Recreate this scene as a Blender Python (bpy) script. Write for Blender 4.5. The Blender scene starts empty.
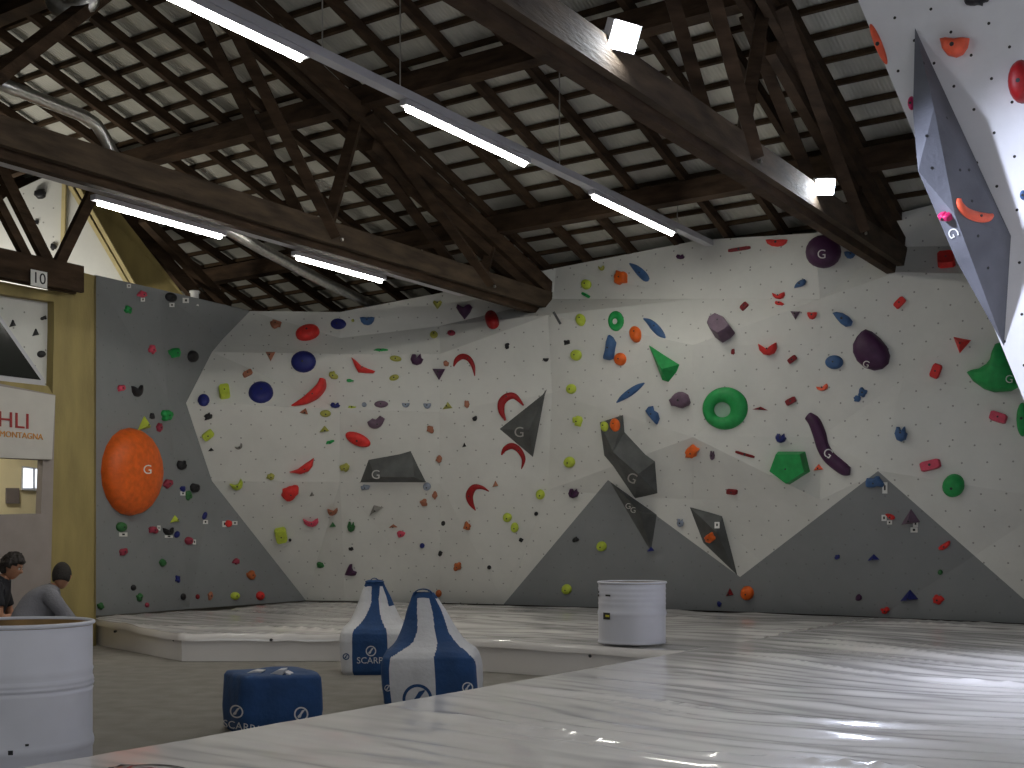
import bpy, bmesh, math, random
from mathutils import Vector, Matrix, noise
from mathutils.bvhtree import BVHTree
from mathutils.geometry import intersect_line_plane
random.seed(7)
SC = bpy.context.scene
COL = SC.collection
F, CX, HY, EYE = 1200.0, 512.0, 540.0, 1.24
A1 = math.atan2(808.0, 1200.0)
D1 = Vector((math.sin(A1), math.cos(A1), 0)); D2 = Vector((math.cos(A1), -math.sin(A1), 0))
ROT = math.pi/2 - A1
CAM = Vector((0, 0, EYE))
def P(px, py, Y): return Vector(((px-CX)/F*Y, Y, EYE+(HY-py)/F*Y))
def Gz(px, py, z): return P(px, py, (EYE-z)*F/(py-HY))
def ST(s, t, z=0.0): return D1*s + D2*t + Vector((0, 0, z))
def ray(px, py): return Vector(((px-CX)/F, 1, (HY-py)/F)).normalized()
def topx(v): return (CX+v.x/v.y*F, HY-(v.z-EYE)/v.y*F)

# ---------------------------------------------------------------- materials
MATS = {}
def nt(name):
    m = bpy.data.materials.new(name); m.use_nodes = True
    return m, m.node_tree.nodes, m.node_tree.links, m.node_tree.nodes['Principled BSDF']
def mat(name, col, rough=.6, metal=0.0, spec=.5, var=.12, scale=6.0, bump=0.0, bscale=30.0, stretch=None, coat=0.0):
    if name in MATS: return MATS[name]
    m, N, L, b = nt(name)
    tc = N.new('ShaderNodeTexCoord'); mp = N.new('ShaderNodeMapping')
    L.new(tc.outputs['Object'], mp.inputs[0])
    if stretch: mp.inputs['Scale'].default_value = stretch
    n = N.new('ShaderNodeTexNoise'); n.inputs['Scale'].default_value = scale; n.inputs['Detail'].default_value = 5
    L.new(mp.outputs[0], n.inputs['Vector'])
    r = N.new('ShaderNodeValToRGB')
    r.color_ramp.elements[0].position = .3; r.color_ramp.elements[1].position = .72
    r.color_ramp.elements[0].color = (*[c*(1-var) for c in col], 1)
    r.color_ramp.elements[1].color = (*[min(1, c*(1+var)) for c in col], 1)
    L.new(n.outputs['Fac'], r.inputs[0]); L.new(r.outputs[0], b.inputs['Base Color'])
    b.inputs['Roughness'].default_value = rough; b.inputs['Metallic'].default_value = metal
    b.inputs['Specular IOR Level'].default_value = spec
    if coat: b.inputs['Coat Weight'].default_value = coat; b.inputs['Coat Roughness'].default_value = .09
    if bump:
        n2 = N.new('ShaderNodeTexNoise'); n2.inputs['Scale'].default_value = bscale; n2.inputs['Detail'].default_value = 6
        L.new(mp.outputs[0], n2.inputs['Vector'])
        bp = N.new('ShaderNodeBump'); bp.inputs['Strength'].default_value = bump; bp.inputs['Distance'].default_value = .02
        L.new(n2.outputs['Fac'], bp.inputs['Height']); L.new(bp.outputs[0], b.inputs['Normal'])
    MATS[name] = m
    return m
def emis(name, col, strength):
    m, N, L, b = nt(name)
    b.inputs['Base Color'].default_value = (*col, 1)
    b.inputs['Emission Color'].default_value = (*col, 1); b.inputs['Emission Strength'].default_value = strength
    MATS[name] = m
    return m
def wallmat(name, col, dots, rough=.75):
    """painted climbing panel, t-nut holes on a staggered grid, chalk scuffs"""
    m, N, L, b = nt(name)
    tc = N.new('ShaderNodeTexCoord')
    uv = N.new('ShaderNodeSeparateXYZ'); L.new(tc.outputs['UV'], uv.inputs[0])
    def M(op, a, c=None):
        x = N.new('ShaderNodeMath'); x.operation = op
        for i, v in enumerate((a, c)):
            if v is None: continue
            if isinstance(v, (int, float)): x.inputs[i].default_value = v
            else: L.new(v, x.inputs[i])
        return x.outputs[0]
    sp = .27
    v = M('DIVIDE', uv.outputs[1], sp*.72); row = M('FLOOR', v)
    odd = M('MULTIPLY', M('MODULO', M('ABSOLUTE', row), 2.0), .5)
    u = M('ADD', M('DIVIDE', uv.outputs[0], sp), odd)
    du = M('MULTIPLY', M('SUBTRACT', M('FRACT', u), .5), sp)
    dv = M('MULTIPLY', M('SUBTRACT', M('FRACT', v), .5), sp*.72)
    d = M('SQRT', M('ADD', M('MULTIPLY', du, du), M('MULTIPLY', dv, dv)))
    hole = M('LESS_THAN', d, .011)
    n = N.new('ShaderNodeTexNoise'); n.inputs['Scale'].default_value = 1.1; n.inputs['Detail'].default_value = 8; n.inputs['Roughness'].default_value = .7
    L.new(tc.outputs['Object'], n.inputs['Vector'])
    r = N.new('ShaderNodeValToRGB'); r.color_ramp.elements[0].position = .35; r.color_ramp.elements[1].position = .7
    r.color_ramp.elements[0].color = (*[c*.93 for c in col], 1); r.color_ramp.elements[1].color = (*[min(1, c*1.05) for c in col], 1)
    L.new(n.outputs['Fac'], r.inputs[0])
    mx = N.new('ShaderNodeMix'); mx.data_type = 'RGBA'
    L.new(M('MULTIPLY', hole, dots), mx.inputs[0]); L.new(r.outputs[0], mx.inputs[6]); mx.inputs[7].default_value = (.03, .028, .025, 1)
    L.new(mx.outputs[2], b.inputs['Base Color']); b.inputs['Roughness'].default_value = rough
    b.inputs['Specular IOR Level'].default_value = .3
    n2 = N.new('ShaderNodeTexNoise'); n2.inputs['Scale'].default_value = 60; L.new(tc.outputs['Object'], n2.inputs['Vector'])
    bp = N.new('ShaderNodeBump'); bp.inputs['Strength'].default_value = .15; bp.inputs['Distance'].default_value = .01
    L.new(n2.outputs['Fac'], bp.inputs['Height']); L.new(bp.outputs[0], b.inputs['Normal'])
    MATS[name] = m
    return m
W_WHITE = wallmat('panel_white', (.66, .66, .62), .55)
W_GREY = wallmat('panel_grey', (.235, .245, .25), .22)
W_BRIGHT = wallmat('panel_bright', (.78, .78, .80), 1.0)
VOL = mat('volume_grey', (.095, .10, .098), .7, var=.25, scale=5, bump=.2)
VOLB = mat('volume_bluegrey', (.14, .145, .17), .7, var=.22, scale=3, bump=.2)
CHALK = mat('chalk', (.5, .49, .47), .9)
WOOD = mat('old_timber', (.050, .030, .017), .85, spec=.25, var=.5, scale=3.0, bump=.4, bscale=14, stretch=(1, 1, 4))
WOODL = mat('batten_timber', (.055, .035, .019), .85, spec=.2, var=.4, scale=4)
WOODG = mat('tie_timber', (.068, .048, .031), .85, spec=.25, var=.45, scale=2.4, bump=.4, bscale=10, stretch=(1, 1, 5))
PLY = mat('yellow_plywood', (.30, .235, .085), .65, var=.2, scale=2.5, bump=.15, stretch=(2, 2, .5))
PLYL = mat('pale_plywood_edge', (.6, .5, .25), .6)
FLOORM = mat('grey_carpet', (.25, .235, .21), .95, var=.14, scale=5, bump=.5, bscale=250)
MATV = mat('white_vinyl', (.76, .73, .71), .42, var=.03, scale=2, spec=.5, bump=.10, bscale=7, coat=1.0)
MATF = mat('vinyl_side', (.66, .64, .56), .42, var=.06, scale=3, bump=.2, bscale=8)
DRUM = mat('drum_white', (.66, .67, .74), .38, var=.05, scale=4, spec=.5)
DRUMIN = mat('drum_rust_inside', (.28, .17, .06), .6, var=.4, scale=8)
STEEL = mat('galvanised_steel', (.62, .61, .58), .3, metal=.95, var=.15, scale=20)
WMETAL = mat('white_enamel', (.50, .50, .53), .45, var=.05)
TUBE = emis('tube_glow', (1.0, .98, .90), 34.0)
FLOODM = emis('flood_glow', (.85, .92, 1.0), 220.0)
DARK = mat('dark_rubber', (.02, .02, .022), .5)
BLACKM = mat('black_print', (.015, .015, .018), .6, var=.02)
PAPER = mat('white_paper', (.75, .75, .72), .8, var=.03)
NAVYF = mat('blue_fabric', (.010, .055, .17), .75, var=.18, scale=8, bump=.25, bscale=40)
WHITEF = mat('white_fabric', (.62, .62, .64), .75, var=.06, scale=8, bump=.25, bscale=40)
DKRED = mat('dark_red_print', (.32, .02, .02), .6, var=.03)
ORANGEP = mat('orange_print', (.62, .27, .05), .6, var=.03)
SIGNM = mat('sign_board', (.52, .50, .46), .6, var=.04)
PARTM = mat('partition_mauve', (.30, .26, .24), .75, var=.06)
CREAM = mat('cream_plaster', (.85, .75, .50), .8, var=.03)
SKIN = mat('skin', (.45, .22, .13), .55, var=.08)
HAIR = mat('dark_hair', (.018, .012, .010), .6, var=.5, scale=40, bump=.6, bscale=60)
HAIR2 = mat('cropped_hair', (.022, .018, .015), .8, var=.3, scale=60, bump=.5, bscale=90)
TEE = mat('black_tshirt', (.015, .016, .022), .85, bump=.2)
SWEAT = mat('grey_sweater', (.20, .20, .225), .9, var=.12, bump=.4, bscale=60)
JEANS = mat('dark_trousers', (.03, .035, .05), .9)
COLS = dict(lime=(.48, .58, .06), olive=(.36, .36, .07), orange=(.74, .125, .012), red=(.66, .03, .025), crimson=(.30, .006, .008),
    maroon=(.20, .008, .012), pink=(.62, .07, .12), dkpink=(.30, .03, .06), coral=(.90, .13, .06), blue=(.045, .11, .25), navy=(.012, .018, .15),
    green=(.015, .30, .07), dkgreen=(.03, .14, .04), purple=(.055, .014, .055), mauve=(.13, .08, .12), black=(.012, .012, .014),
    brown=(.36, .14, .08), rust=(.42, .11, .03), greyblue=(.25, .29, .36), grey=(.22, .21, .19), magenta=(.55, .02, .12))
CNAME = dict(lime='lime green', olive='yellowish olive', orange='orange', red='bright red', crimson='dark red', maroon='maroon', pink='pink',
    dkpink='dusky red', coral='coral red', blue='blue', navy='navy blue', green='green', dkgreen='dark green', purple='dark purple', mauve='mauve',
    black='black', brown='brown', rust='rusty orange', greyblue='grey blue', grey='grey', magenta='magenta')
def cmat(c):
    return mat('resin_'+c, COLS[c], .5, var=.16, scale=14, bump=.15, bscale=60, spec=.4)

# ---------------------------------------------------------------- mesh helpers
def link(name, me, m, parent=None, smooth=False, **kw):
    o = bpy.data.objects.new(name, me); COL.objects.link(o)
    if m is not None:
        for x in (m if isinstance(m, (list, tuple)) else [m]): me.materials.append(x)
    if smooth:
        for p in me.polygons: p.use_smooth = True
    if parent is not None: o.parent = parent
    for k, v in kw.items(): o[k] = v
    return o
def bm_obj(name, bm, m, parent=None, smooth=False, **kw):
    me = bpy.data.meshes.new(name); bmesh.ops.recalc_face_normals(bm, faces=bm.faces); bm.to_mesh(me); bm.free()
    return link(name, me, m, parent, smooth, **kw)
def origin_to(o, pt):
    """put an unparented mesh's origin at pt without moving it"""
    pt = Vector(pt); o.data.transform(Matrix.Translation(-pt)); o.location = pt
    return o
def empty(name, loc, label, cat, group=None, rz=0.0):
    o = bpy.data.objects.new(name, None); COL.objects.link(o); o.location = loc; o.rotation_euler = (0, 0, rz)
    o.empty_display_size = .1
    o['label'] = label; o['category'] = cat
    if group: o['group'] = group
    return o
def tag(o, label, cat, group=None):
    o['label'] = label; o['category'] = cat
    if group: o['group'] = group
    return o
def W2L(parent):
    return (Matrix.Translation(parent.location) @ Matrix.Rotation(parent.rotation_euler.z, 4, 'Z')).inverted()
def child(name, bm, m, parent, smooth=False, **kw):
    """bm is in world space; parent is a top-level Empty/mesh (or a child whose own matrix is identity)"""
    root = parent
    while root.parent: root = root.parent
    bm.transform(W2L(root))
    return bm_obj(name, bm, m, parent, smooth, **kw)
def add_box(bm, c, size, rot=None):
    g = bmesh.ops.create_cube(bm, size=1.0)
    M = Matrix.Translation(c) @ (rot.to_4x4() if rot else Matrix.Identity(4)) @ Matrix.Diagonal((*size, 1))
    bmesh.ops.transform(bm, matrix=M, verts=g['verts'])
    return g['verts']
def add_bar(bm, a, b, w, h, up=Vector((0, 0, 1)), bev=0.0):
    """box beam from a to b; w across, h in the up direction"""
    a, b = Vector(a), Vector(b); d = b-a; L = d.length; x = d.normalized()
    y = up.cross(x)
    if y.length < 1e-4: y = Vector((1, 0, 0)).cross(x)
    y.normalize(); z = x.cross(y)
    R = Matrix((x, y, z)).transposed()
    return add_box(bm, (a+b)/2, (L, w, h), R)
def add_tube(bm, pts, r, n=12, cap=True):
    pts = [Vector(p) for p in pts]
    rs = r if isinstance(r, (list, tuple)) else [r]*len(pts)
    rings = []; prev = None
    for i, p in enumerate(pts):
        t = (pts[min(i+1, len(pts)-1)]-pts[max(i-1, 0)]).normalized()
        if prev is None:
            u = t.cross(Vector((0, 0, 1)))
            if u.length < .05: u = t.cross(Vector((1, 0, 0)))
        else: u = prev - t*prev.dot(t)
        u.normalize(); prev = u; v = t.cross(u)
        rings.append([bm.verts.new(p+(u*math.cos(a)+v*math.sin(a))*rs[i]) for a in [2*math.pi*k/n for k in range(n)]])
    for A, B in zip(rings, rings[1:]):
        for k in range(n): bm.faces.new((A[k], A[(k+1) % n], B[(k+1) % n], B[k]))
    if cap:
        bm.faces.new(rings[0]); bm.faces.new(rings[-1])
def lathe(bm, c, prof, n=48):
    rings = []
    for r, z in prof:
        rings.append([bm.verts.new(Vector(c)+Vector((r*math.cos(2*math.pi*k/n), r*math.sin(2*math.pi*k/n), z))) for k in range(n)])
    for A, B in zip(rings, rings[1:]):
        for k in range(n): bm.faces.new((A[k], A[(k+1) % n], B[(k+1) % n], B[k]))
    return rings
def slab(bm, pts, depth):
    """thick panel: front outline pts (world), pushed back by the vector depth"""
    a = [bm.verts.new(p) for p in pts]; b = [bm.verts.new(Vector(p)+depth) for p in pts]; n = len(a)
    bm.faces.new(a); bm.faces.new(b[::-1])
    for k in range(n): bm.faces.new((a[k], b[k], b[(k+1) % n], a[(k+1) % n]))
FONT = {}
def text_bm(s, size, extrude=.002, align='CENTER'):
    key = s
    cu = bpy.data.curves.new('txt', 'FONT'); cu.body = s; cu.size = size; cu.extrude = extrude; cu.align_x = align; cu.align_y = 'CENTER'
    cu.resolution_u = 4
    o = bpy.data.objects.new('txt', cu); COL.objects.link(o)
    dg = bpy.context.evaluated_depsgraph_get(); me = bpy.data.meshes.new_from_object(o.evaluated_get(dg))
    bm = bmesh.new(); bm.from_mesh(me)
    bpy.data.objects.remove(o); bpy.data.curves.remove(cu); bpy.data.meshes.remove(me)
    return bm
def frame(o, right, up, nrm):
    M = Matrix((right, up, nrm)).transposed().to_4x4(); M.translation = o
    return M
def facemesh(o, smooth_angle=None): pass

# ================================================================= CAMERA
cam = bpy.data.cameras.new('camera'); co = bpy.data.objects.new('camera', cam); COL.objects.link(co)
co.location = CAM; co.rotation_euler = (math.pi/2, 0, 0)
cam.sensor_fit = 'HORIZONTAL'; cam.sensor_width = 36; cam.lens = 36*F/1024; cam.shift_y = (HY-384)/1024
cam.clip_end = 200
SC.camera = co

# ================================================================= CLIMBING WALLS
foot = lambda px, py: (px, py, (EYE-.3)*F/(py-HY))
COLSV = [
 [(250,311,17.2),(222,340,16.95),(212,352,16.8),(186,403,16.26),(212,481,16.75),(306,600.5,18.2)],
 [(340,312,16.9),(340,338,16.9),(340,354,16.74),(340,409,16.76),(340,482,17.2),(345,601,18.0)],
 [(440,293,16.6),(440,326,16.55),(440,354,16.28),(440,412,16.35),(440,484,16.85),foot(440,603)],
 [(556,268,15.9),(553,299,15.85),(548,315,15.66),(552,393,15.7),(548,490,16.3),foot(505,604.5)],
 [(700,240,14.35),(693,299,14.4),(693,345,14.3),(693,437,14.75),(693,500,15.35),foot(693,610)],
 [(815,233,13.45),(820,299,13.5),(820,345,13.5),(820,437,13.8),(820,500,14.2),foot(820,614.5)],
 [(888,216,12.8),(888,247,12.85),(898,272,12.7),(903,380,12.95),(880,471,13.5),foot(880,617)],
 [(1060,172,11.9),(1060,244,11.95),(1060,276,11.75),(1060,400,12.1),(1060,500,12.5),foot(1060,625)],
 [(1260,140,10.6),(1260,230,10.6),(1260,270,10.4),(1260,400,10.7),(1260,500,11.1),foot(1260,635)]]
ADD = {2: (.35,.35,.42,.3,.15), 3: (.75,.75,.60,.55,.35), 4: (.95,.95,.75,.45,.3), 5: (.95,.9,.9,.65,.35), 6: (1.35,1.35,1.24,.95,.5), 7: (1.3,1.3,1.2,.95,.5), 8: (1.2,1.2,1.2,.9,.5)}
COLSV = [[(p[0], p[1], p[2]+(ADD[i][j] if i in ADD and j < 5 else 0)) for j, p in enumerate(c)] for i, c in enumerate(COLSV)]
def set_uv(me):
    uvl = me.uv_layers.new(name='UVMap')
    for p in me.polygons:
        n = p.normal
        u = Vector((0, 0, 1)).cross(n)
        u = u.normalized() if u.length > 1e-3 else Vector((1, 0, 0))
        v = n.cross(u)
        for li in p.loop_indices:
            c = me.vertices[me.loops[li].vertex_index].co
            uvl.data[li].uv = (c.dot(u), c.dot(v))
def grid_wall(cols):
    bm = bmesh.new()
    V = [[bm.verts.new(P(*p)) for p in c] for c in cols]
    for A, B in zip(V, V[1:]):
        for k in range(len(A)-1):
            bm.faces.new((A[k], A[k+1], B[k+1], B[k]))
    bmesh.ops.triangulate(bm, faces=bm.faces)
    return bm
def orient_to_cam(bm):
    for f in bm.faces:
        if f.normal.dot(CAM-f.calc_center_median()) < 0: f.normal_flip()
bm = grid_wall(COLSV)
for (a, b) in (((503, 605), (608, 480)), ((608, 480), (740, 577)), ((740, 577), (878, 471)), ((878, 471), (1026, 601))):
    n = ray(*a).cross(ray(*b)).normalized()
    bmesh.ops.bisect_plane(bm, geom=bm.verts[:]+bm.edges[:]+bm.faces[:], plane_co=CAM, plane_no=n, dist=1e-5)
def isgrey(x, y):
    def below(a, b): return y > a[1]+(b[1]-a[1])*(x-a[0])/(b[0]-a[0])
    if x < 608: return below((503, 605), (608, 480))
    if x < 740: return below((608, 480), (740, 577))
    if x < 878: return below((740, 577), (878, 471))
    return below((878, 471), (1026, 601))
bm.normal_update(); orient_to_cam(bm)
for f in bm.faces:
    f.material_index = 1 if isgrey(*topx(f.calc_center_median())) else 0
me = bpy.data.meshes.new('wall_back'); bm.to_mesh(me)
BVHS = [BVHTree.FromBMesh(bm)]; bm.free()
set_uv(me)
wall_back = link('wall_back', me, [W_WHITE, W_GREY], kind='structure')
md = wall_back.modifiers.new('thickness', 'SOLIDIFY'); md.thickness = .03; md.offset = -1
# left grey wall
left_pts = dict(top0=(96,275,14.35), top1=(158,289,15.35), top2=(250,311,17.2), m0=(222,340,16.95), m1=(212,352,16.8), m2=(186,403,16.26), m3=(212,481,16.75),
                f1=(306,600.5,18.2), f0=(96,616,14.62), mid=(168,400,15.85), fm=(190,609,16.5))
bm = bmesh.new(); LV = {k: bm.verts.new(P(*v)) for k, v in left_pts.items()}
for tri in (('top0','top1','mid'), ('top1','top2','m0'), ('top1','m0','m1'), ('top1','m1','mid'), ('mid','m1','m2'), ('mid','m2','m3'), ('top0','mid','f0'),
            ('mid','fm','f0'), ('mid','m3','fm'), ('m3','f1','fm')):
    bm.faces.new([LV[k] for k in tri])
bm.normal_update(); orient_to_cam(bm)
me = bpy.data.meshes.new('wall_left'); bm.to_mesh(me); BVHS.append(BVHTree.FromBMesh(bm)); bm.free(); set_uv(me)
wl = link('wall_left', me, W_GREY, kind='structure')
md = wl.modifiers.new('thickness', 'SOLIDIFY'); md.thickness = .03; md.offset = -1
# near right overhanging wall
RY = 9.3
def RP(px, py, dy=0.0): # point of the right wall plane under a pixel, moved dy metres off it
    p = intersect_line_plane(CAM, CAM+ray(px, py)*50, R0, RN)
    return p + RN*dy
R0 = P(858, 0, RY); R1 = P(1021, 393, RY)
e = (R1-R0).normalized(); RN = D2.cross(e).normalized()
if RN.dot(CAM-R0) < 0: RN = -RN
up0 = R0 - e*1.9; dn = R0 + e*((R0.z-.33)/(-e.z))
bm = bmesh.new()
q = [up0, dn, dn+D2*5, up0+D2*5]
bm.faces.new([bm.verts.new(v) for v in q])
side = Vector((.62, .78, 0))*1.2
bm2v = [up0+side, dn+side]
vs = bm.verts[:]
a, b2 = bm.verts.new(bm2v[0]), bm.verts.new(bm2v[1])
bm.verts.ensure_lookup_table()
bm.faces.new((bm.verts[0], a, b2, bm.verts[1]))
bm.normal_update()
fs = bm.faces[:]
if fs[0].normal.dot(CAM-fs[0].calc_center_median()) < 0: fs[0].normal_flip()
me = bpy.data.meshes.new('wall_right'); bm.to_mesh(me); BV_R = BVHTree.FromBMesh(bm); bm.free(); set_uv(me)
wall_right = link('wall_right', me, W_BRIGHT, kind='structure')
md = wall_right.modifiers.new('thickness', 'SOLIDIFY'); md.thickness = .03; md.offset = -1

# ================================================================= FLOOR, OUTER SHELL
def st_quad(name, pts, m, **kw):
    bm = bmesh.new(); bm.faces.new([bm.verts.new(ST(*p)) for p in pts])
    return bm_obj(name, bm, m, None, **kw)
S0, S1, T0, T1 = -11.5, 18.6, -27.0, 4.6
bm = bmesh.new(); slab(bm, [ST(S0, T0), ST(S0, T1), ST(S1, T1), ST(S1, T0)], Vector((0, 0, -.1)))
bm_obj('floor', bm, FLOORM, kind='structure')
OUTW = mat('dark_boarding', (.035, .028, .022), .85, var=.3, scale=1.5)
PLAST = mat('hall_plaster', (.42, .40, .35), .85, var=.08)
SLOPE = .321
SRIDGE = 3.2
def zchord(s): return 4.62 + SLOPE*(14.4-s) if s > SRIDGE else 4.62 + SLOPE*(14.4-SRIDGE) - SLOPE*(SRIDGE-s)
ZTOP = zchord(SRIDGE)+.7
for nm, pts, m in (('wall_outer_back', [(S1, T0, 0), (S1, T1, 0), (S1, T1, 4.1), (S1, T0, 4.1)], OUTW),
                   ('wall_outer_left', [(S0, T0, 0), (S1, T0, 0), (S1, T0, 4.1), (SRIDGE, T0, ZTOP), (S0, T0, 4.1)], PLAST),
                   ('wall_outer_right', [(S0, T1, 0), (S1, T1, 0), (S1, T1, 4.1), (SRIDGE, T1, ZTOP), (S0, T1, 4.1)], PLAST),
                   ('wall_outer_front', [(S0, T0, 0), (S0, T1, 0), (S0, T1, 4.1), (S0, T0, 4.1)], PLAST)):
    st_quad(nm, pts, m, kind='structure')
# this shell has no windows; unseen daylight lamps are added at the end
# ---------------------------------------------------------------- ROOF (local frame: x along the trusses, y = -t)
def loc(s, t, z): return Vector((s, -t, z))
def roofobj(name, bm, m, parent=None, smooth=False, **kw):
    o = bm_obj(name, bm, m, parent, smooth, **kw)
    if parent is None: o.rotation_euler = (0, 0, ROT)
    return o
# corrugated sheet
m, N, L, b = nt('roof_sheet')
tc = N.new('ShaderNodeTexCoord'); sx = N.new('ShaderNodeSeparateXYZ'); L.new(tc.outputs['Object'], sx.inputs[0])
wv = N.new('ShaderNodeTexWave'); wv.wave_type = 'BANDS'; wv.bands_direction = 'Y'; wv.inputs['Scale'].default_value = 7.5; wv.inputs['Distortion'].default_value = .3
L.new(tc.outputs['Object'], wv.inputs[0])
ns = N.new('ShaderNodeTexNoise'); ns.inputs['Scale'].default_value = 1.5; ns.inputs['Detail'].default_value = 6; L.new(tc.outputs['Object'], ns.inputs[0])
rp = N.new('ShaderNodeValToRGB'); rp.color_ramp.elements[0].position = .3; rp.color_ramp.elements[1].position = .7
rp.color_ramp.elements[0].color = (.42, .415, .36, 1); rp.color_ramp.elements[1].color = (.66, .65, .58, 1); L.new(ns.outputs[0], rp.inputs[0])
L.new(rp.outputs[0], b.inputs['Base Color']); b.inputs['Roughness'].default_value = .5; b.inputs['Metallic'].default_value = .15
bp = N.new('ShaderNodeBump'); bp.inputs['Strength'].default_value = .35; bp.inputs['Distance'].default_value = .015
L.new(wv.outputs[0], bp.inputs['Height']); L.new(bp.outputs[0], b.inputs['Normal'])
SHEET = m
PUR = .22; RAF = .12
def zraf(s): return zchord(s)+PUR+.10   # underside of rafters
bm = bmesh.new()
zz = lambda s: zraf(s)+RAF+.06
for sa, sb in ((S0-.3, SRIDGE), (SRIDGE, S1+.3)):
    slab(bm, [loc(sa, T0-.2, zz(sa)), loc(sb, T0-.2, zz(sb)), loc(sb, T1+.2, zz(sb)), loc(sa, T1+.2, zz(sa))], Vector((0, 0, .03)))
ceiling = roofobj('ceiling', bm, SHEET, kind='structure')
t = T1-.3; k = 0
while t > T0:
    bm = bmesh.new()
    add_bar(bm, loc(SRIDGE, t, zraf(SRIDGE)+RAF/2), loc(S1, t, zraf(S1)+RAF/2), .07, RAF)
    roofobj('rafter', bm, WOOD, ceiling)
    t -= .70; k += 1
s = S1-.1
while s > SRIDGE+.1:
    bm = bmesh.new(); z = zraf(s)+RAF+.03
    add_bar(bm, loc(s, T0, z), loc(s, T1, z), .055, .05)
    roofobj('batten', bm, WOODL, ceiling)
    s -= .345
for s in (-9., -5.5, -2., 1.): # the far pitch over the photographer
    bm = bmesh.new(); add_bar(bm, loc(s, T0, zraf(s)-PUR/2+.05), loc(s, T1, zraf(s)-PUR/2+.05), .18, PUR); roofobj('purlin', bm, WOOD, ceiling)
for s in (5.2, 7.7, 10.2, 12.85, 15.4):
    bm = bmesh.new(); z = zchord(s)+.10+PUR/2
    add_bar(bm, loc(s, T0, z), loc(s, T1, z), .19, PUR)
    roofobj('purlin', bm, WOOD, ceiling)
# trusses
def truss(t, label, smax=14.35, smin=-8.0, zb=4.4):
    root = empty('roof_truss', ST(smax, t, zb), label, 'roof truss', 'timber roof trusses', ROT)
    def W(s, dt, z): return ST(s, t+dt, z)
    for dt in (-.10, .10):
        bm = bmesh.new(); add_bar(bm, W(smin, dt, zb+.15), W(smax, dt, zb+.15), .075, .24); child('tie_beam', bm, WOODG, root)
    bm = bmesh.new(); add_bar(bm, W(smin, 0, zb), W(smax-.1, 0, zb), .10, .10); child('tie_packing', bm, WOOD, root)
    for dt in (-.085, .085):
        bm = bmesh.new(); add_bar(bm, W(smax-.05, dt, zchord(smax)+.02), W(SRIDGE, dt, zchord(SRIDGE)+.02), .08, .20); child('top_chord', bm, WOOD, root)
        bm = bmesh.new(); add_bar(bm, W(smin, dt, zchord(smin)+.02), W(SRIDGE, dt, zchord(SRIDGE)+.02), .08, .20); child('top_chord', bm, WOOD, root)
    for (sa, sb, dbl) in ((12.55, 10.2, 1), (9.65, 7.7, 1), (5.25, 7.55, 0), (5.25, 3.2, 1), (12.55, 12.85, 0), (9.65, 10.2, 0)):
        for dt in ((-.17, .17) if dbl else (0,)):
            bm = bmesh.new(); add_bar(bm, W(sa, dt, zb+.10), W(sb, dt, zchord(sb)+.02), .055 if dbl else .11, .115, up=Vector((1, 0, 0))); child('web_member', bm, WOOD, root)
    # lower rafter brace running parallel below the top chord near the eaves
    bm = bmesh.new(); add_bar(bm, W(smax-.6, 0, zb+.25), W(10.4, 0, zchord(10.4)-.18), .10, .14); child('inner_chord', bm, WOOD, root)
    for s in (12.55, 9.65):
        for dt in (.14,):
            bm = bmesh.new(); c = W(s, dt, zb+.15); add_tube(bm, [c, c+D2*.02], .022, 6); child('bolt', bm, STEEL, root)
            bm = bmesh.new(); c = W(s+.12, dt, zb+.10); add_tube(bm, [c, c+D2*.02], .018, 6); child('bolt', bm, STEEL, root)
    return root
truss(-4.15, 'dark timber roof truss over the right half, carrying the two bright floodlights', 14.25)
truss(-8.95, 'dark timber roof truss crossing the middle left, strip lights hung under its tie beam', 14.35)
truss(-18.6, 'dark timber truss in the unlit roof space behind the yellow plywood triangle', 14.35)
# the lattice girder marked 10 at the left
GT, GZ = -11.75, 4.03
root = empty('lattice_girder', ST(9.0, GT, GZ), 'dark timber lattice girder at the far left with the number 10 plate', 'roof truss', None, ROT)
gp = lambda px, py: CAM + ray(px, py)*((ST(0, GT)-CAM).dot(D2)/ray(px, py).dot(D2))
bend = gp(78, 290); sE = bend.dot(D1)
for dt in (-.06, .08):
    bm = bmesh.new(); add_bar(bm, ST(-3, GT+dt, GZ+.17), ST(sE, GT+dt, GZ+.17), .06, .30); child('tie_beam', bm, WOOD, root)
bm = bmesh.new(); add_bar(bm, ST(-3, GT, 5.62), ST(sE, GT, 5.62), .10, .12); child('top_chord', bm, WOOD, root)
for (a, b, w) in (((60, 287), (-14, 140), .13), ((38, 280), (-32, 145), .10), ((52, 277), (97, 184), .12)):
    bm = bmesh.new(); add_bar(bm, gp(*a), gp(*b), .08, w, up=Vector((1, 0, 0)).cross(D2).cross(D1) if 0 else D1); child('web_member', bm, WOOD, root)
pl = bm = bmesh.new(); c = gp(30.5, 280.5)+D2*.15
add_box(bm, c, (.20, .012, .175), Matrix.Rotation(ROT, 3, 'Z')); plate = child('number_plate', bm, PAPER, root, label='white plate with the number 10')
bm = text_bm('10', .17); bm.transform(frame(c+D2*.008, D1, Vector((0, 0, 1)), D2)); child('number', bm, BLACKM, plate)
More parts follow.
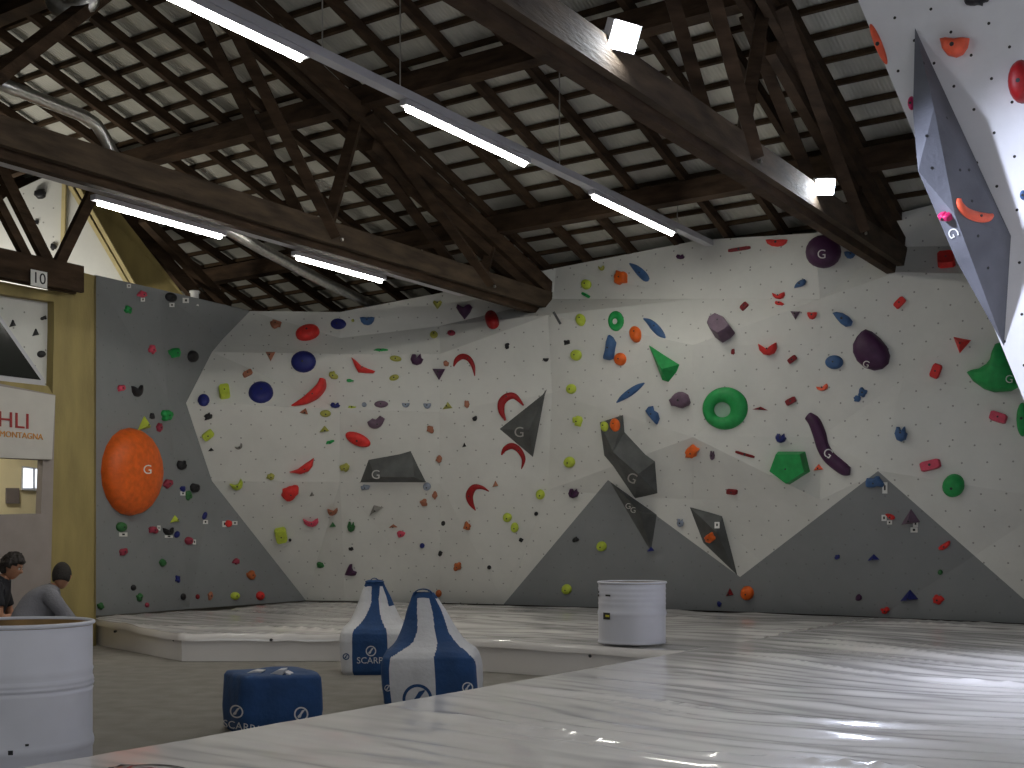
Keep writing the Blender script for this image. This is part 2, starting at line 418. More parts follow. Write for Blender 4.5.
# steep braces at the top left and in the dark roof space
for (a, Ya, b, Yb, w, lab) in (
                               ((108, 196), 16.4, (203, 304), 17.3, .17, 'dark sloping timber strut right beside the yellow plywood triangle'),
                               ((143, 218), 16.0, (228, 306), 17.9, .14, 'second sloping timber strut in the dark left of the hanging duct'),
                               ((58, 154), 15.0, (-15, 180), 15.0, .14, 'short curved timber piece above the white panel at far left')):
    A, B = P(*a, Ya), P(*b, Yb)
    bm = bmesh.new(); add_bar(bm, A, B, .12, w)
    o = origin_to(bm_obj('timber_strut', bm, WOOD), (A+B)/2); tag(o, lab, 'timber strut', 'loose struts of the roof')

# ---------------------------------------------------------------- LIGHT RAILS AND LAMPS
def rail(t, z, s0, s1, label, w=.10, h=.07):
    bm = bmesh.new(); add_bar(bm, ST(s0, t, z), ST(s1, t, z), w, h)
    o = origin_to(bm_obj('light_rail', bm, WMETAL), ST(s1, t, z)); tag(o, label, 'light rail', 'white light rails')
def area(name, loc_, size, size_y, power, col, rot=None, direction=None):
    l = bpy.data.lights.new(name, 'AREA'); l.shape = 'RECTANGLE'; l.size = size; l.size_y = size_y; l.energy = power; l.color = col
    o = bpy.data.objects.new(name, l); COL.objects.link(o); o.location = loc_
    if direction is not None: o.rotation_euler = Vector(direction).to_track_quat('-Z', 'Y').to_euler()
    if rot is not None: o.rotation_euler = rot
    return o
PT = 11.0
WARM = (1.0, .96, .87)
def strip(t, z, s0, s1, label):
    root = empty('strip_light', ST((s0+s1)/2, t, z), label, 'strip light', 'fluorescent strip lights', ROT)
    bm = bmesh.new(); add_bar(bm, ST(s0-.06, t, z-.063), ST(s1+.06, t, z-.063), .075, .05); child('housing', bm, WMETAL, root)
    bm = bmesh.new(); add_tube(bm, [ST(s0, t, z-.10), ST(s1, t, z-.10)], .03, 12); child('tube', bm, TUBE, root, True)
    area('strip_lamp', ST((s0+s1)/2, t, z-.145), s1-s0, .07, PT, WARM, rot=(0, 0, ROT))
RT, RZ = -6.42, 5.0
rail(RT, RZ, -3, 14.6, 'long white light rail running from the top left down to the back wall')
strip(RT, RZ, 5.15, 6.66, 'lit strip light nearest the top left corner of the picture')
strip(RT, RZ, 7.95, 9.75, 'lit strip light in the middle of the high rail')
strip(RT, RZ, 11.1, 12.95, 'lit strip light at the far end of the high rail above the back wall')
R2T, R2Z = -9.25, 4.42
rail(R2T, R2Z+.03, -3, 12.6, 'white light rail fixed along the underside of the middle tie beam', .12, .06)
strip(R2T, R2Z, 6.98, 8.44, 'lit strip light under the tie beam near the white panels at left')
strip(R2T, R2Z, 9.55, 10.95, 'lit strip light under the tie beam above the dark gap over the grey wall')
root = empty('rail_wires', ST(7.8, RT, RZ), 'thin steel wires holding up the long high light rail', 'wire', None, ROT)
for s in (6.9, 7.85, 10.4, 13.1):
    bm = bmesh.new(); add_tube(bm, [ST(s, RT, RZ+.037), ST(s, RT, zraf(s))], .006, 5); child('wire', bm, STEEL, root)
# unseen lamps added off-frame, standing in for further rows of strip lights
for (t, z) in ((RT, 4.9), (-1.6, 4.9), (1.8, 4.9)):
    for s in (-6, -2.5, 1.0):
        area('unseen_lamp', ST(s, t, z), 1.5, .07, PT, WARM, rot=(0, 0, ROT))
for s in (1.0, 4.3): area('unseen_lamp', ST(s, -9.25, 4.3), 1.5, .07, PT, WARM, rot=(0, 0, ROT))
area('unseen_lamp', P(-70, 345, 15.0), 1.5, .4, 62, WARM, direction=(.45, .75, .55))  # added unseen at left, aimed up to brighten the pale panels and plywood
for s in (3.0, 6.5): area('unseen_lamp', ST(s, -14.5, 4.0), 1.5, .07, PT*.8, WARM, rot=(0, 0, ROT))
for s in (4.5, 8): area('unseen_lamp', ST(s, 1.8, 4.9), 1.5, .07, PT, WARM, rot=(0, 0, ROT))
# floodlights
def flood(px, py, label, target, power, big=1.0, face=None):
    tt = -3.93
    c = CAM + ray(px, py)*((ST(0, tt)-CAM).dot(D2)/ray(px, py).dot(D2))
    dl = (Vector(target)-c).normalized(); d = (Vector(face)-c).normalized()
    r = Vector((0, 0, 1)).cross(d).normalized(); u = d.cross(r)
    M = Matrix((r, u, d)).transposed()
    root = empty('floodlight', c, label, 'floodlight', 'floodlights on the right truss')
    bm = bmesh.new(); add_box(bm, c-d*.05, (.20*big, .16*big, .09), M); child('housing', bm, WMETAL, root)
    bm = bmesh.new(); add_box(bm, c+d*.002, (.17*big, .13*big, .012), M); child('lens', bm, FLOODM, root)
    bm = bmesh.new()
    for sg in (-1, 1): add_bar(bm, c+r*.11*sg-d*.05, c+r*.11*sg-d*.05-D2*.1+Vector((0, 0, .02)), .012, .03)
    add_bar(bm, c+r*.11-d*.05-D2*.1, c-r*.11-d*.05-D2*.1, .012, .03); child('bracket', bm, WMETAL, root)
    l = bpy.data.lights.new('flood_lamp', 'SPOT'); l.energy = power; l.spot_size = math.radians(92); l.spot_blend = .8; l.shadow_soft_size = .06; l.color = (.74, .80, 1.0)
    lo = bpy.data.objects.new('flood_lamp', l); COL.objects.link(lo); lo.location = c+d*.03+dl*.12; lo.rotation_euler = dl.to_track_quat('-Z', 'Y').to_euler()
flood(625, 37, 'blazing floodlight on the right truss, the upper one of the two', (3.6, 7.4, 2.9), 1250, 1.15, (3.0, 4.6, 2.4))
flood(825, 187, 'blazing floodlight on the right truss, the lower one near the end of the beam', (3.8, 7.6, 2.2), 280, .95, (3.0, 4.5, 1.8))

# ---------------------------------------------------------------- DUCTS
def duct(name, pts, r, label, m=STEEL, n=14):
    bm = bmesh.new(); add_tube(bm, pts, r, n); o = bm_obj(name, bm, m, None, True)
    origin_to(o, pts[0]); return tag(o, label, 'duct')
bm_ = None
duct('ventilation_duct', [P(-30,72,10.5), P(20,91,11), P(84,116,11.8), P(96,124,11.95), P(104,136,12.05), P(112,152,12.1), P(128,176,12.2)], .062, 'shiny metal pipe bending down behind the tie beam at the upper left')
duct('ventilation_duct', [P(214,222,14.0), P(260,248,14.8), P(320,280,16), P(400,318,17.8)], .07, 'dull grey spiral duct hanging in the dark beneath the tie beam')
duct('flexible_duct', [P(48,-30,10.5), P(52,-12,10.5), P(58,4,10.5), P(68,12,10.5), P(80,11,10.5), P(88,0,10.5), P(90,-16,10.5), P(90,-40,10.5)], .10, 'crinkled aluminium duct looping down at the top left corner')

# ================================================================= LEFT PARTITION, COLUMN, SIGN
UPV = Vector((0, 0, 1))
TP = -11.92
def pp(px, py, t=TP): return CAM + ray(px, py)*((ST(0, t)-CAM).dot(D2)/ray(px, py).dot(D2))
def pslab(name, pts, m, parent, th=.06, t=TP, **kw):
    bm = bmesh.new(); slab(bm, [pp(x, y, t) for x, y in pts], -D2*th)
    if parent is None: return bm_obj(name, bm, m, None, **kw)
    return child(name, bm, m, parent, **kw)
yb = lambda x: HY+(EYE-0)*F/pp(x, 600).y   # floor row for that wall plane
# yellow plywood column and strip, a piece of the setting
pslab('wall_plywood', [(54, 276), (81, 272), (96, 276), (96, yb(96)), (47, yb(47)), (54, 330)], PLY, None, .12, kind='structure')
bm = bmesh.new(); c0, c1 = pp(96, 276), pp(96, yb(96)); slab(bm, [c0, c1, c1-D2*.9+D1*.25, c0-D2*.9+D1*.25], -D1*.03)
bm_obj('trim_1', bm, PLY, kind='structure')
pslab('trim_2', [(-60, 270), (56, 292), (56, 302), (-60, 285)], PLY, None, .1, kind='structure')
pslab('trim_3', [(-60, 374), (48, 386), (54, 396), (-60, 384)], PLY, None, .1, kind='structure')
pslab('wall_partition', [(-200, 358), (0, 383.5), (55.5, 395), (49, yb(49)), (49-40, yb(9)), (-200, yb(-200)), (-200, 520), (-20, 515), (41, 513.5), (43, 460), (-20, 457), (-200, 450)], PARTM, None, .10, TP+.02, kind='structure')
# header board with the writing
hb = pslab('sign_board', [(-70, 374), (55.3, 395.6), (52.0, 459.5), (-70, 455)], SIGNM, None, .03, TP+.06)
tag(hb, 'pale board at far left with dark red letters over orange letters', 'sign')
def on_board(txt, xa, xb, yc, hgt, m, nm):
    A, B = pp(xa, yc, TP+.065), pp(xb, yc+(xb-xa)*.105, TP+.065)
    bm = text_bm(txt, 1.0, .004)
    xs = [v.co.x for v in bm.verts]; ys = [v.co.y for v in bm.verts]
    sx = (B-A).length/(max(xs)-min(xs)); sy = hgt/(max(ys)-min(ys))
    bm.transform(Matrix.Diagonal((sx, sy, 1, 1)) @ Matrix.Translation((-(max(xs)+min(xs))/2, -(max(ys)+min(ys))/2, 0)))
    bm.transform(frame((A+B)/2, D1, UPV, D2)); bmesh.ops.translate(bm, vec=(0, 0, 0), verts=bm.verts)
    return child(nm, bm, m, hb)
on_board('HLI', -1, 28.5, 418.5, .165, DKRED, 'lettering')
on_board('MONTAGNA', 0, 43, 433, .065, ORANGEP, 'lettering')
# room seen through the opening
bm = bmesh.new(); TR = TP-2.2
pts = [ST(s, TR, z) for s, z in ((4.5, .1), (10.5, .1), (10.5, 3.2), (4.5, 3.2))]; slab(bm, pts, -D2*.05); bm_obj('wall_office', bm, CREAM, kind='structure')
q1 = lambda px, py: pp(px, py, TR+.01)
wf = pslab('window_1', [(23, 466), (44, 469), (44, 491), (22, 490)], WMETAL, None, .03, TR+.04, kind='structure')
DAY = emis('daylight_pane', (.85, .92, 1.0), 1.2)
pslab('pane', [(24, 468), (33, 469), (33, 488), (23.6, 488)], DAY, wf, .01, TR+.055); pslab('pane', [(36, 469), (43, 470), (43, 489), (36, 488)], DAY, wf, .01, TR+.055)
o = pslab('framed_picture', [(6.5, 488), (19.5, 488), (19.5, 503.5), (6.5, 503.5)], mat('picture_grey', (.20, .17, .17), .7), None, .02, TR+.035); tag(o, 'small dark grey panel on the cream wall seen through the opening', 'picture')
area('office_lamp', ST(8.0, TR+1.0, 3.1), 1.0, .6, 28, (1.0, .95, .8), rot=(0, 0, ROT))
# upper climbing panel behind glass
o = pslab('wall_training', [(-60, 282), (52, 300), (50, 388), (-60, 376)], W_WHITE, None, .06, TP-.12, kind='structure')
set_uv(o.data)
gw = pslab('window_2', [(-60, 224), (0, 315), (45, 380), (45, 388), (-60, 377)], WMETAL, None, .05, TP-.03, kind='structure')
gl = mat('dark_glass', (.02, .022, .02), .12, var=.05, spec=.6)
pslab('pane', [(-60, 232), (-1, 320), (41, 380), (-60, 368)], gl, gw, .02, TP-.02)
PANELS_T = TP-.12
# upper left white panels and plywood triangle
bm = bmesh.new(); Yp = 17.3
slab(bm, [P(-40, 235, 16.25), P(12, 192, 16.25), P(43, 177.5, 16.25), P(63, 183, 16.25), P(61, 300, 16.25), P(-40, 300, 16.25)], Vector((0, .05, 0)))
bm_obj('wall_upper_left', bm, W_WHITE, kind='structure'); set_uv(bpy.data.objects['wall_upper_left'].data)
bm = bmesh.new(); slab(bm, [P(66, 184, 16.25), P(72, 186, 16.25), P(133, 292, 16.1), P(60, 300, 16.2)], Vector((0, .05, 0)))
bm_obj('wall_upper_middle', bm, W_WHITE, kind='structure')
bm = bmesh.new(); add_bar(bm, P(64.5, 180, 16.2), P(61.5, 300, 16.2), .05, .05, up=Vector((1, 0, 0))); bm_obj('trim_4', bm, PLYL, kind='structure')
bm = bmesh.new(); slab(bm, [P(66, 170, 16.4), P(98, 185, 16.4), P(192, 306, 16.5), P(134, 294, 16.35)], Vector((0, .05, 0))); bm_obj('wall_plywood_triangle', bm, PLY, kind='structure')
for a, b in (((70, 186), (132, 292)), ((76, 184), (139, 294))):
    bm = bmesh.new(); add_bar(bm, P(*a, 16.15), P(*b, 16.05), .035, .05); bm_obj('trim_5', bm, PLYL, kind='structure')

# ================================================================= MATS
def wr(p, amp=.05):
    f = Vector((.78, -.62, 0)); g = Vector((.62, .78, 0))
    wob = noise.noise(Vector((p.x*.30, p.y*.30, 3.1)))*1.6
    a = p.dot(g)+wob*.55; c = p.dot(f)
    mask = .35+.65*max(0, noise.noise(Vector((p.x*.5+9, p.y*.5, 2.2)))+.35)
    r = 0
    for k, (fa, fc, w, ww) in enumerate(((1.7, .16, 1.0, 4.5), (3.1, .30, .55, 4.0), (5.6, .55, .28, 3.2))):
        n1 = noise.noise(Vector((a*fa+k*7, c*fc+k*3, .3+k)))
        r += w*max(0, 1-abs(n1)*ww)**2
    n3 = noise.noise(Vector((a*.8+5, c*.4, 1.3)))
    n4 = noise.noise(Vector((a*9, c*1.6, 4.3)))
    return amp*(r*.62*mask + n3*.6 + n4*.17)-.008
def poly_at(poly, u):
    n = len(poly)-1; x = min(u*n, n-1e-6); i = int(x); f = x-i
    return (poly[i][0]+(poly[i+1][0]-poly[i][0])*f, poly[i][1]+(poly[i+1][1]-poly[i][1])*f)
def mat_top(name, front, back, nu, nv, label, skirts, top=.30, vpow=1.0):
    bm = bmesh.new(); V = []
    for i in range(nu+1):
        fu = poly_at(front, i/nu); bu = poly_at(back, i/nu); col = []
        for j in range(nv+1):
            v = (j/nv)**vpow
            s, t = fu[0]+(bu[0]-fu[0])*v, fu[1]+(bu[1]-fu[1])*v
            p = ST(s, t, 0); z = top+wr(p)*(1 if nv < 100 else .15+.85*min(1, i/nu*8.7/.6))
            edge = min(j/nv*(abs(bu[0]-fu[0])+.01), 1e9)
            col.append(bm.verts.new(Vector((p.x, p.y, z))))
        V.append(col)
    for i in range(nu):
        for j in range(nv): bm.faces.new((V[i][j], V[i+1][j], V[i+1][j+1], V[i][j+1]))
    # body below: drop the boundary straight down
    def drop(line):
        prev = None
        out = (0, 0)
        rows = []
        for v in line:
            p = v.co
            rows.append([v, bm.verts.new(Vector((p.x, p.y, .15))), bm.verts.new(Vector((p.x, p.y, .002)))])
        for A, B in zip(rows, rows[1:]):
            for k in range(2): bm.faces.new((A[k], A[k+1], B[k+1], B[k]))
        return rows
    drop([V[i][0] for i in range(nu+1)]); drop(V[0]); drop(V[nu]); drop([V[i][nv] for i in range(nu+1)])
    bmesh.ops.remove_doubles(bm, verts=bm.verts, dist=.0005)
    c = ST(*[sum(x)/2 for x in zip(front[0], front[-1])], 0)
    o = bm_obj(name, bm, MATV, None, True); origin_to(o, Vector((c.x, c.y, 0)))
    try:
        bpy.context.view_layer.update()
        o.data.set_sharp_from_angle(angle=math.radians(40))
    except Exception: pass
    tag(o, label, 'crash mat', 'white crash mats')
    return o
def st_of(px, py, z=.3):
    p = Gz(px, py, z); return (p.dot(D1), p.dot(D2))
K = (9.23, -4.46)
fr = [(9.05, -12.05), (8.28, -9.64), (9.23, -8.27), (9.23, -4.47)]
bk = [(9.25, -12.20), tuple(x-.02*(1 if i else -1) for i, x in enumerate((lambda q: (q.dot(D1), q.dot(D2)))(P(306, 600.5, 18.2)))), st_of(470, 604.5), st_of(642, 608.8)]
bk[1] = (bk[1][0]-.06, bk[1][1]+.1)
bk[3] = (bk[3][0]-.02, -4.47)
mat_l = mat_top('crash_mat', fr, bk, 150, 70, 'white vinyl crash mat laid along the foot of the grey and white walls at left', None)
# hanging cover edge with a hem on the visible front faces of that mat
bm = bmesh.new(); prev = None; rows = []
pts = []
for a, b in zip(fr, fr[1:]):
    n = 26
    for k in range(n): pts.append((a[0]+(b[0]-a[0])*k/n, a[1]+(b[1]-a[1])*k/n))
pts.append(fr[-1])
for i, (s, t) in enumerate(pts):
    p = ST(s, t); nrm = Vector((-.1, -1, 0)).normalized()
    z0 = .30+wr(p); wv_ = .012*noise.noise(Vector((i*.23, 0, 5)))
    rows.append([bm.verts.new(p+nrm*(.012)+Vector((0, 0, z0-.004))), bm.verts.new(p+nrm*(.035+wv_)+Vector((0, 0, z0-.03))), bm.verts.new(p+nrm*(.036+wv_)+Vector((0, 0, z0-.075)))])
for A, B in zip(rows, rows[1:]):
    for k in range(2): bm.faces.new((A[k], A[k+1], B[k+1], B[k]))
child('cover_hem', bm, MATV, mat_l, True)
for px, py in ((115, 631.5), (174, 640), (271, 640), (590, 656)):
    p = Gz(px, py, .2); p = P(px, py, p.y)
    yy = {115: 13.6, 174: 12.42, 271: 12.2, 590: 10.58}[px]
    p = P(px, py, yy)
    bm = bmesh.new(); add_tube(bm, [p+Vector((0, -.01, 0)), p+Vector((0, .03, 0))], .014, 10); child('eyelet', bm, DARK, mat_l)
nm_front = [(-3.5, -4.45), (9.23, -4.45), (9.5, -4.45)]
sf = lambda t: 14.4
nf = [(-3.0, -4.44), (-3.0, 4.3)]
bkn = [st_of(642, 608.9), st_of(693, 610.3), st_of(820, 614.9), st_of(880, 617.4), st_of(1060, 625.5), st_of(1260, 635.6)]
# reparametrise the back line evenly in t
def back_s(t):
    q = [(x[1], x[0]) for x in bkn]
    if t <= q[0][0]: return q[0][1]
    for (ta, sa), (tb, sb) in zip(q, q[1:]):
        if ta <= t <= tb: return sa+(sb-sa)*(t-ta)/(tb-ta)
    return q[-1][1]
tb = [-4.44+(4.3+4.44)*k/40 for k in range(41)]
mat_top('crash_mat', [(-3.0, t) for t in tb], [(back_s(t)-.03, t) for t in tb], 200, 480, 'wide glossy white crash mat filling the foreground and right side', None)
# small black slot on the left mat cover
# printed oval at the bottom edge of the picture
def mark(px0, px1, py, col, lab, hgt=10, r=.006):
    pts = []
    for k in range(33):
        a = 2*math.pi*k/32
        p = Gz((px0+px1)/2+(px1-px0)/2*math.cos(a), py+hgt*math.sin(a), .3); pts.append(p+Vector((0, 0, wr(p)+.004)))
    bm = bmesh.new()
    vs = []
    for k, p in enumerate(pts):
        c = sum(pts, Vector())/len(pts); d = (c-p).normalized()*(.022 if k % 5 else .035)
        vs.append((bm.verts.new(p), bm.verts.new(p+d+Vector((0, 0, .001)))))
    for A, B in zip(vs, vs[1:]): bm.faces.new((A[0], A[1], B[1], B[0]))
    return child('printed_mark', bm, col, bpy.data.objects['crash_mat.001'])
mark(108, 196, 773, BLACKM, '', 10); mark(118, 176, 774, DKRED, '', 8)

# ================================================================= DRUMS
def drum(c, r, h, label, stickers):
    root = empty('metal_drum', c, label, 'drum', 'white metal drums')
    bm = bmesh.new(); bd = .007
    prof = [(0.02, .004), (r-.01, .004), (r, .0), (r+.006, .012), (r, .024)]
    hoops = [h*.5] if h < .7 else [h*.36, h*.68]
    hoops = [h*.49] if h < .7 else [h*.34, h*.67]
    z = .03
    ev = [(r, .03)]
    for hz in hoops:
        ev += [(r, hz-.03), (r+.004, hz-.018), (r+bd, hz-.006), (r+bd, hz+.006), (r+.004, hz+.018), (r, hz+.03)]
    for q in range(4 if h < .7 else 3):
        zz_ = h*.62+q*.045
        if zz_ < h-.06: ev += [(r, zz_), (r+.0035, zz_+.012), (r, zz_+.024)]
    ev = [(a, h-b+hh) if 0 else (a, b) for (a, b), hh in zip(ev, [0]*len(ev))]
    ev = sorted(ev, key=lambda x: x[1])
    prof += ev + [(r, h-.02)]
    lathe(bm, c, prof, 64); child('shell', bm, DRUM, root, True)
    bm = bmesh.new()
    tp = []
    for k in range(9):
        a = 2*math.pi*k/8; tp.append((r+.003+.010*math.cos(a), h-.008+.010*math.sin(a)))
    lathe(bm, c, tp, 64); child('rim', bm, DRUM, root, True)
    bm = bmesh.new(); rg = lathe(bm, c, [(r-.006, h-.012), (r-.008, h*.5), (r-.008, .02), (.01, .02)], 48); child('lining', bm, DRUMIN, root, True)
    for (ang, z, w, hh, m_) in stickers:
        bm = bmesh.new(); n = 8; A = []
        for k in range(n+1):
            a = ang + (k/n-.5)*w/r
            d = Vector((math.sin(a), -math.cos(a), 0))*(r+.0075)
            A.append((bm.verts.new(c+d+Vector((0, 0, z-hh/2))), bm.verts.new(c+d+Vector((0, 0, z+hh/2)))))
        for x, y in zip(A, A[1:]): bm.faces.new((x[0], y[0], y[1], x[1]))
        child('sticker', bm, m_, root)
    return root
YEL = mat('yellow_print', (.65, .6, .04), .6, var=.03)
c = Vector(((18-CX)/F*5.62, 5.62, 0))
drum(c, .331, .86, 'large white metal drum in the left foreground with a rusty inside', [(.3, .30, .02, .02, BLACKM), (-.1, .42, .012, .02, BLACKM), (.5, .33, .015, .01, BLACKM)])
Yd = 10.75; c = Vector(((632-CX)/F*Yd, Yd, .322))
drum(c, .300, .548, 'white metal drum standing on the mat before the grey wall', [(-.92, .248, .088, .06, BLACKM), (-.88, .250, .05, .018, YEL), (-.86, .43, .06, .016, BLACKM), (-1.42, .455, .05, .022, BLACKM), (-1.42, .425, .05, .018, BLACKM)])

# ================================================================= BAGS
def superell(a, hw, hd, e):
    c, s = math.cos(a), math.sin(a)
    k = (abs(c)**e+abs(s)**e)**(-1/e)
    return Vector((hw*k*c, hd*k*s, 0))
def bag(c, rz, levels, sectors, label, fold=.012, lean=(0, 0)):
    root = empty('fabric_bag', c, label, 'bag', 'blue and white bags on the floor', rz)
    R = Matrix.Rotation(rz, 3, 'Z'); n = 240
    bmb, bmw = bmesh.new(), bmesh.new()
    rows = []
    for li, (z, hw, hd, ex) in enumerate(levels):
        row = []
        for k in range(n+1):
            a = 2*math.pi*(k % n)/n
            p = superell(a, hw, hd, ex)
            f = 1+fold*4*noise.noise(Vector((math.cos(a)*2.2+c.x, math.sin(a)*2.2+c.y, z*5)))
            p = p*f + Vector((lean[0]*z*z, lean[1]*z*z, z+(.012*noise.noise(Vector((a*2, z*3, c.x))) if z > .05 else 0)))
            row.append(R @ p + c)
        rows.append(row)
    full = bmesh.new()
    fr_ = [[full.verts.new(p) for p in r[:-1]] for r in rows]
    for A, B in zip(fr_, fr_[1:]):
        for k in range(n): full.faces.new((A[k], A[(k+1) % n], B[(k+1) % n], B[k]))
    full.faces.new(fr_[-1]); full.faces.new(fr_[0]); full.normal_update()
    bvh = BVHTree.FromBMesh(full); full.free()
    for (target, want) in ((bmb, 0), (bmw, 1)):
        cache = {}
        def g(i, k):
            if (i, k % n) not in cache: cache[(i, k % n)] = target.verts.new(rows[i][k % n])
            return cache[(i, k % n)]
        for i in range(len(rows)-1):
            for k in range(n):
                q_ = superell(2*math.pi*(k+.5)/n, 1, 1, levels[i][3])
                if sectors(q_.x, q_.y, (levels[i][0]+levels[i+1][0])/2) == want:
                    target.faces.new((g(i, k), g(i, k+1), g(i+1, k+1), g(i+1, k)))
    if bmb.faces:
        if 1:
            top = bmb.faces.new([bmb.verts.new(p) for p in rows[-1][:-1]])
            bmesh.ops.remove_doubles(bmb, verts=bmb.verts, dist=1e-5)
    child('blue_panels', bmb, NAVYF, root, True); child('white_panels', bmw, WHITEF, root, True)
    return root, bvh
def decal(root, bvh, bm, px, py, size, m, name, Yc, tilt=0.0, off=.004):
    """flat print (unit 2-D bmesh) laid on the bag surface along the sight line"""
    bmesh.ops.subdivide_edges(bm, edges=[e_ for e_ in bm.edges if e_.calc_length() > .3], cuts=2, use_grid_fill=True)
    for v in bm.verts:
        x, y = v.co.x*size, v.co.y*size
        d = ray(px+x, py-y + tilt*x)
        h = bvh.ray_cast(CAM, d)
        v.co = (h[0]+h[1]*(off if h[1].dot(d) < 0 else -off)) if h[0] else CAM+d*(Yc/d.y)
    return child(name, bm, m, root)
def logo_ring(n=28, w=.22):
    bm = bmesh.new(); o_ = []; i_ = []
    for k in range(n):
        a = 2*math.pi*k/n; o_.append(bm.verts.new((math.cos(a), math.sin(a), 0))); i_.append(bm.verts.new((math.cos(a)*(1-w), math.sin(a)*(1-w), 0)))
    for k in range(n): bm.faces.new((o_[k], o_[(k+1) % n], i_[(k+1) % n], i_[k]))
    q = [(-.45, -.55), (-.05, -.45), (.10, -.02), (.48, .5), (.5, .62), (.1, .5), (-.15, .1), (-.5, -.3)]
    bm.faces.new([bm.verts.new((x, y, 0)) for x, y in q])
    bmesh.ops.triangulate(bm, faces=[f for f in bm.faces if len(f.verts) > 4])
    return bm
def unit_text(s):
    bm = text_bm(s, 1.0, 0.0); xs = [v.co.x for v in bm.verts]; ys = [v.co.y for v in bm.verts]; w = max(xs)-min(xs)
    bm.transform(Matrix.Diagonal((2/w, 2/w, 1, 1)) @ Matrix.Translation((-(max(xs)+min(xs))/2, -(max(ys)+min(ys))/2, 0))); return bm
def sect(off):
    def f(a, z): return 1 if int(((a+off) % (2*math.pi))/(math.pi/4)) % 2 == 0 else 0
    return f
def handle(root, c, rz, z, w, m, y=0):
    R = Matrix.Rotation(rz, 3, 'Z'); bm = bmesh.new(); pr = []
    for k in range(13):
        a = math.pi*k/12; p = Vector((w*math.cos(a), y, z+.05*math.sin(a)))
        pr.append((c+R @ (p+Vector((0, -.025, 0))), c+R @ (p+Vector((0, .025, 0)))))
    V = [(bm.verts.new(a), bm.verts.new(b)) for a, b in pr]
    for A, B in zip(V, V[1:]): bm.faces.new((A[0], A[1], B[1], B[0]))
    o = child('handle', bm, m, root, True); md = o.modifiers.new('t', 'SOLIDIFY'); md.thickness = .008
LV2 = [(0, .33, .33, 7), (.03, .35, .35, 8), (.16, .36, .36, 8), (.30, .358, .358, 8), (.37, .348, .345, 7), (.41, .328, .31, 5), (.445, .285, .255, 4), (.48, .255, .215, 3.4), (.53, .226, .175, 3), (.58, .20, .14, 2.6), (.64, .172, .10, 2.4), (.70, .148, .078, 2.4), (.76, .118, .06, 2.4), (.80, .10, .05, 2.4), (.84, .078, .03, 2.2)]
LV2 = [p for q in [[a_] + [tuple(a_[j]+(b_[j]-a_[j])*t_ for j in range(4)) for t_ in (.2, .4, .6, .8)] for a_, b_ in zip(LV2, LV2[1:])] for p in q]+[LV2[-1]]
def lerp_tab(tab, z):
    for (za, a_), (zb, b_) in zip(tab, tab[1:]):
        if z <= zb: return a_+(b_-a_)*max(0, (z-za)/(zb-za))
    return tab[-1][1]
def sec2(x, y, z):
    if y > .9 or (y > 0 and abs(x) < .9): return 1 if abs(x) < .35 else 0
    lo = lerp_tab([(0, -.78), (.38, -.78), (.48, -.42), (.56, -.34), (.70, -.42), (.84, -.5)], z); hi = lerp_tab([(0, .14), (.38, .16), (.48, .30), (.60, .30), (.84, .45)], z)
    if z > .80: return 0
    return 1 if lo < x < hi or x > lerp_tab([(0, .985), (.34, .985), (.44, .86), (.55, .74), (.84, .90)], z) else 0
def sec1(x, y, z):
    if z > .81: return 0
    if y > .5: return 0 if abs(x) < .4 else 1
    lo = lerp_tab([(0, -.66), (.40, -.66), (.52, -.45), (.66, -.22), (.86, -.3)], z); hi = lerp_tab([(0, .30), (.40, .34), (.55, .22), (.7, .22), (.86, .6)], z)
    return 0 if lo < x < hi or (z > .62 and x > .72) else 1
c = Vector(((434-CX)/F*9.15, 9.15, 0))
# front of a bag faces -Y: angle -90 degrees
bg, bv = bag(c, math.radians(-3), LV2, sec2,
             'tall blue and white tote bag in front, white centre panel facing the camera', .010, (-.115, 0))
handle(bg, c+Vector((-.083, 0, 0)), 0, .82, .075, NAVYF)
decal(bg, bv, logo_ring(36, .20), 417.5, 699, 15, NAVYF, 'printed_logo', 9.0)
decal(bg, bv, logo_ring(), 467.5, 687.5, 5.4, WHITEF, 'printed_logo', 9.0)
decal(bg, bv, logo_ring(), 388.0, 688, 3.2, WHITEF, 'printed_logo', 9.0)
c = Vector(((377-CX)/F*11.3, 11.3, 0))
sc = 1.0
LV1 = [(z*1.03, w*.93, d*.85, e_) for z, w, d, e_ in LV2]
LV1[-2] = (LV1[-2][0], .075, .045, 2.4); LV1[-1] = (LV1[-1][0], .04, .03, 2.2); LV1[-3] = (LV1[-3][0], .09, .06, 2.4)
bg, bv = bag(c, math.radians(4), LV1, sec1,
             'tall blue and white tote bag standing behind the other, against the mat edge', .010, (-.03, 0))
handle(bg, c+Vector((-.025, 0, 0)), math.radians(4), .835, .045, NAVYF)
decal(bg, bv, logo_ring(), 371, 651, 5.3, WHITEF, 'printed_logo', 11.4)
decal(bg, bv, unit_text('SCARPA'), 373, 660.3, 16, WHITEF, 'lettering', 11.4, tilt=.0)
decal(bg, bv, logo_ring(28, .3), 346.2, 656.5, 3.3, NAVYF, 'printed_logo', 11.4)
LV3 = [(0, .25, .25, 7), (.03, .268, .268, 8), (.15, .275, .275, 9), (.28, .272, .272, 9), (.355, .268, .268, 9), (.378, .255, .255, 8), (.382, .20, .20, 4), (.385, .10, .10, 3)]
c = Vector(((272-CX)/F*7.85, 7.85, 0))
bg, bv = bag(c, math.radians(27), LV3, lambda x, y, z: 0, 'low boxy blue bag with folded down white top beside the foreground mat', .008)
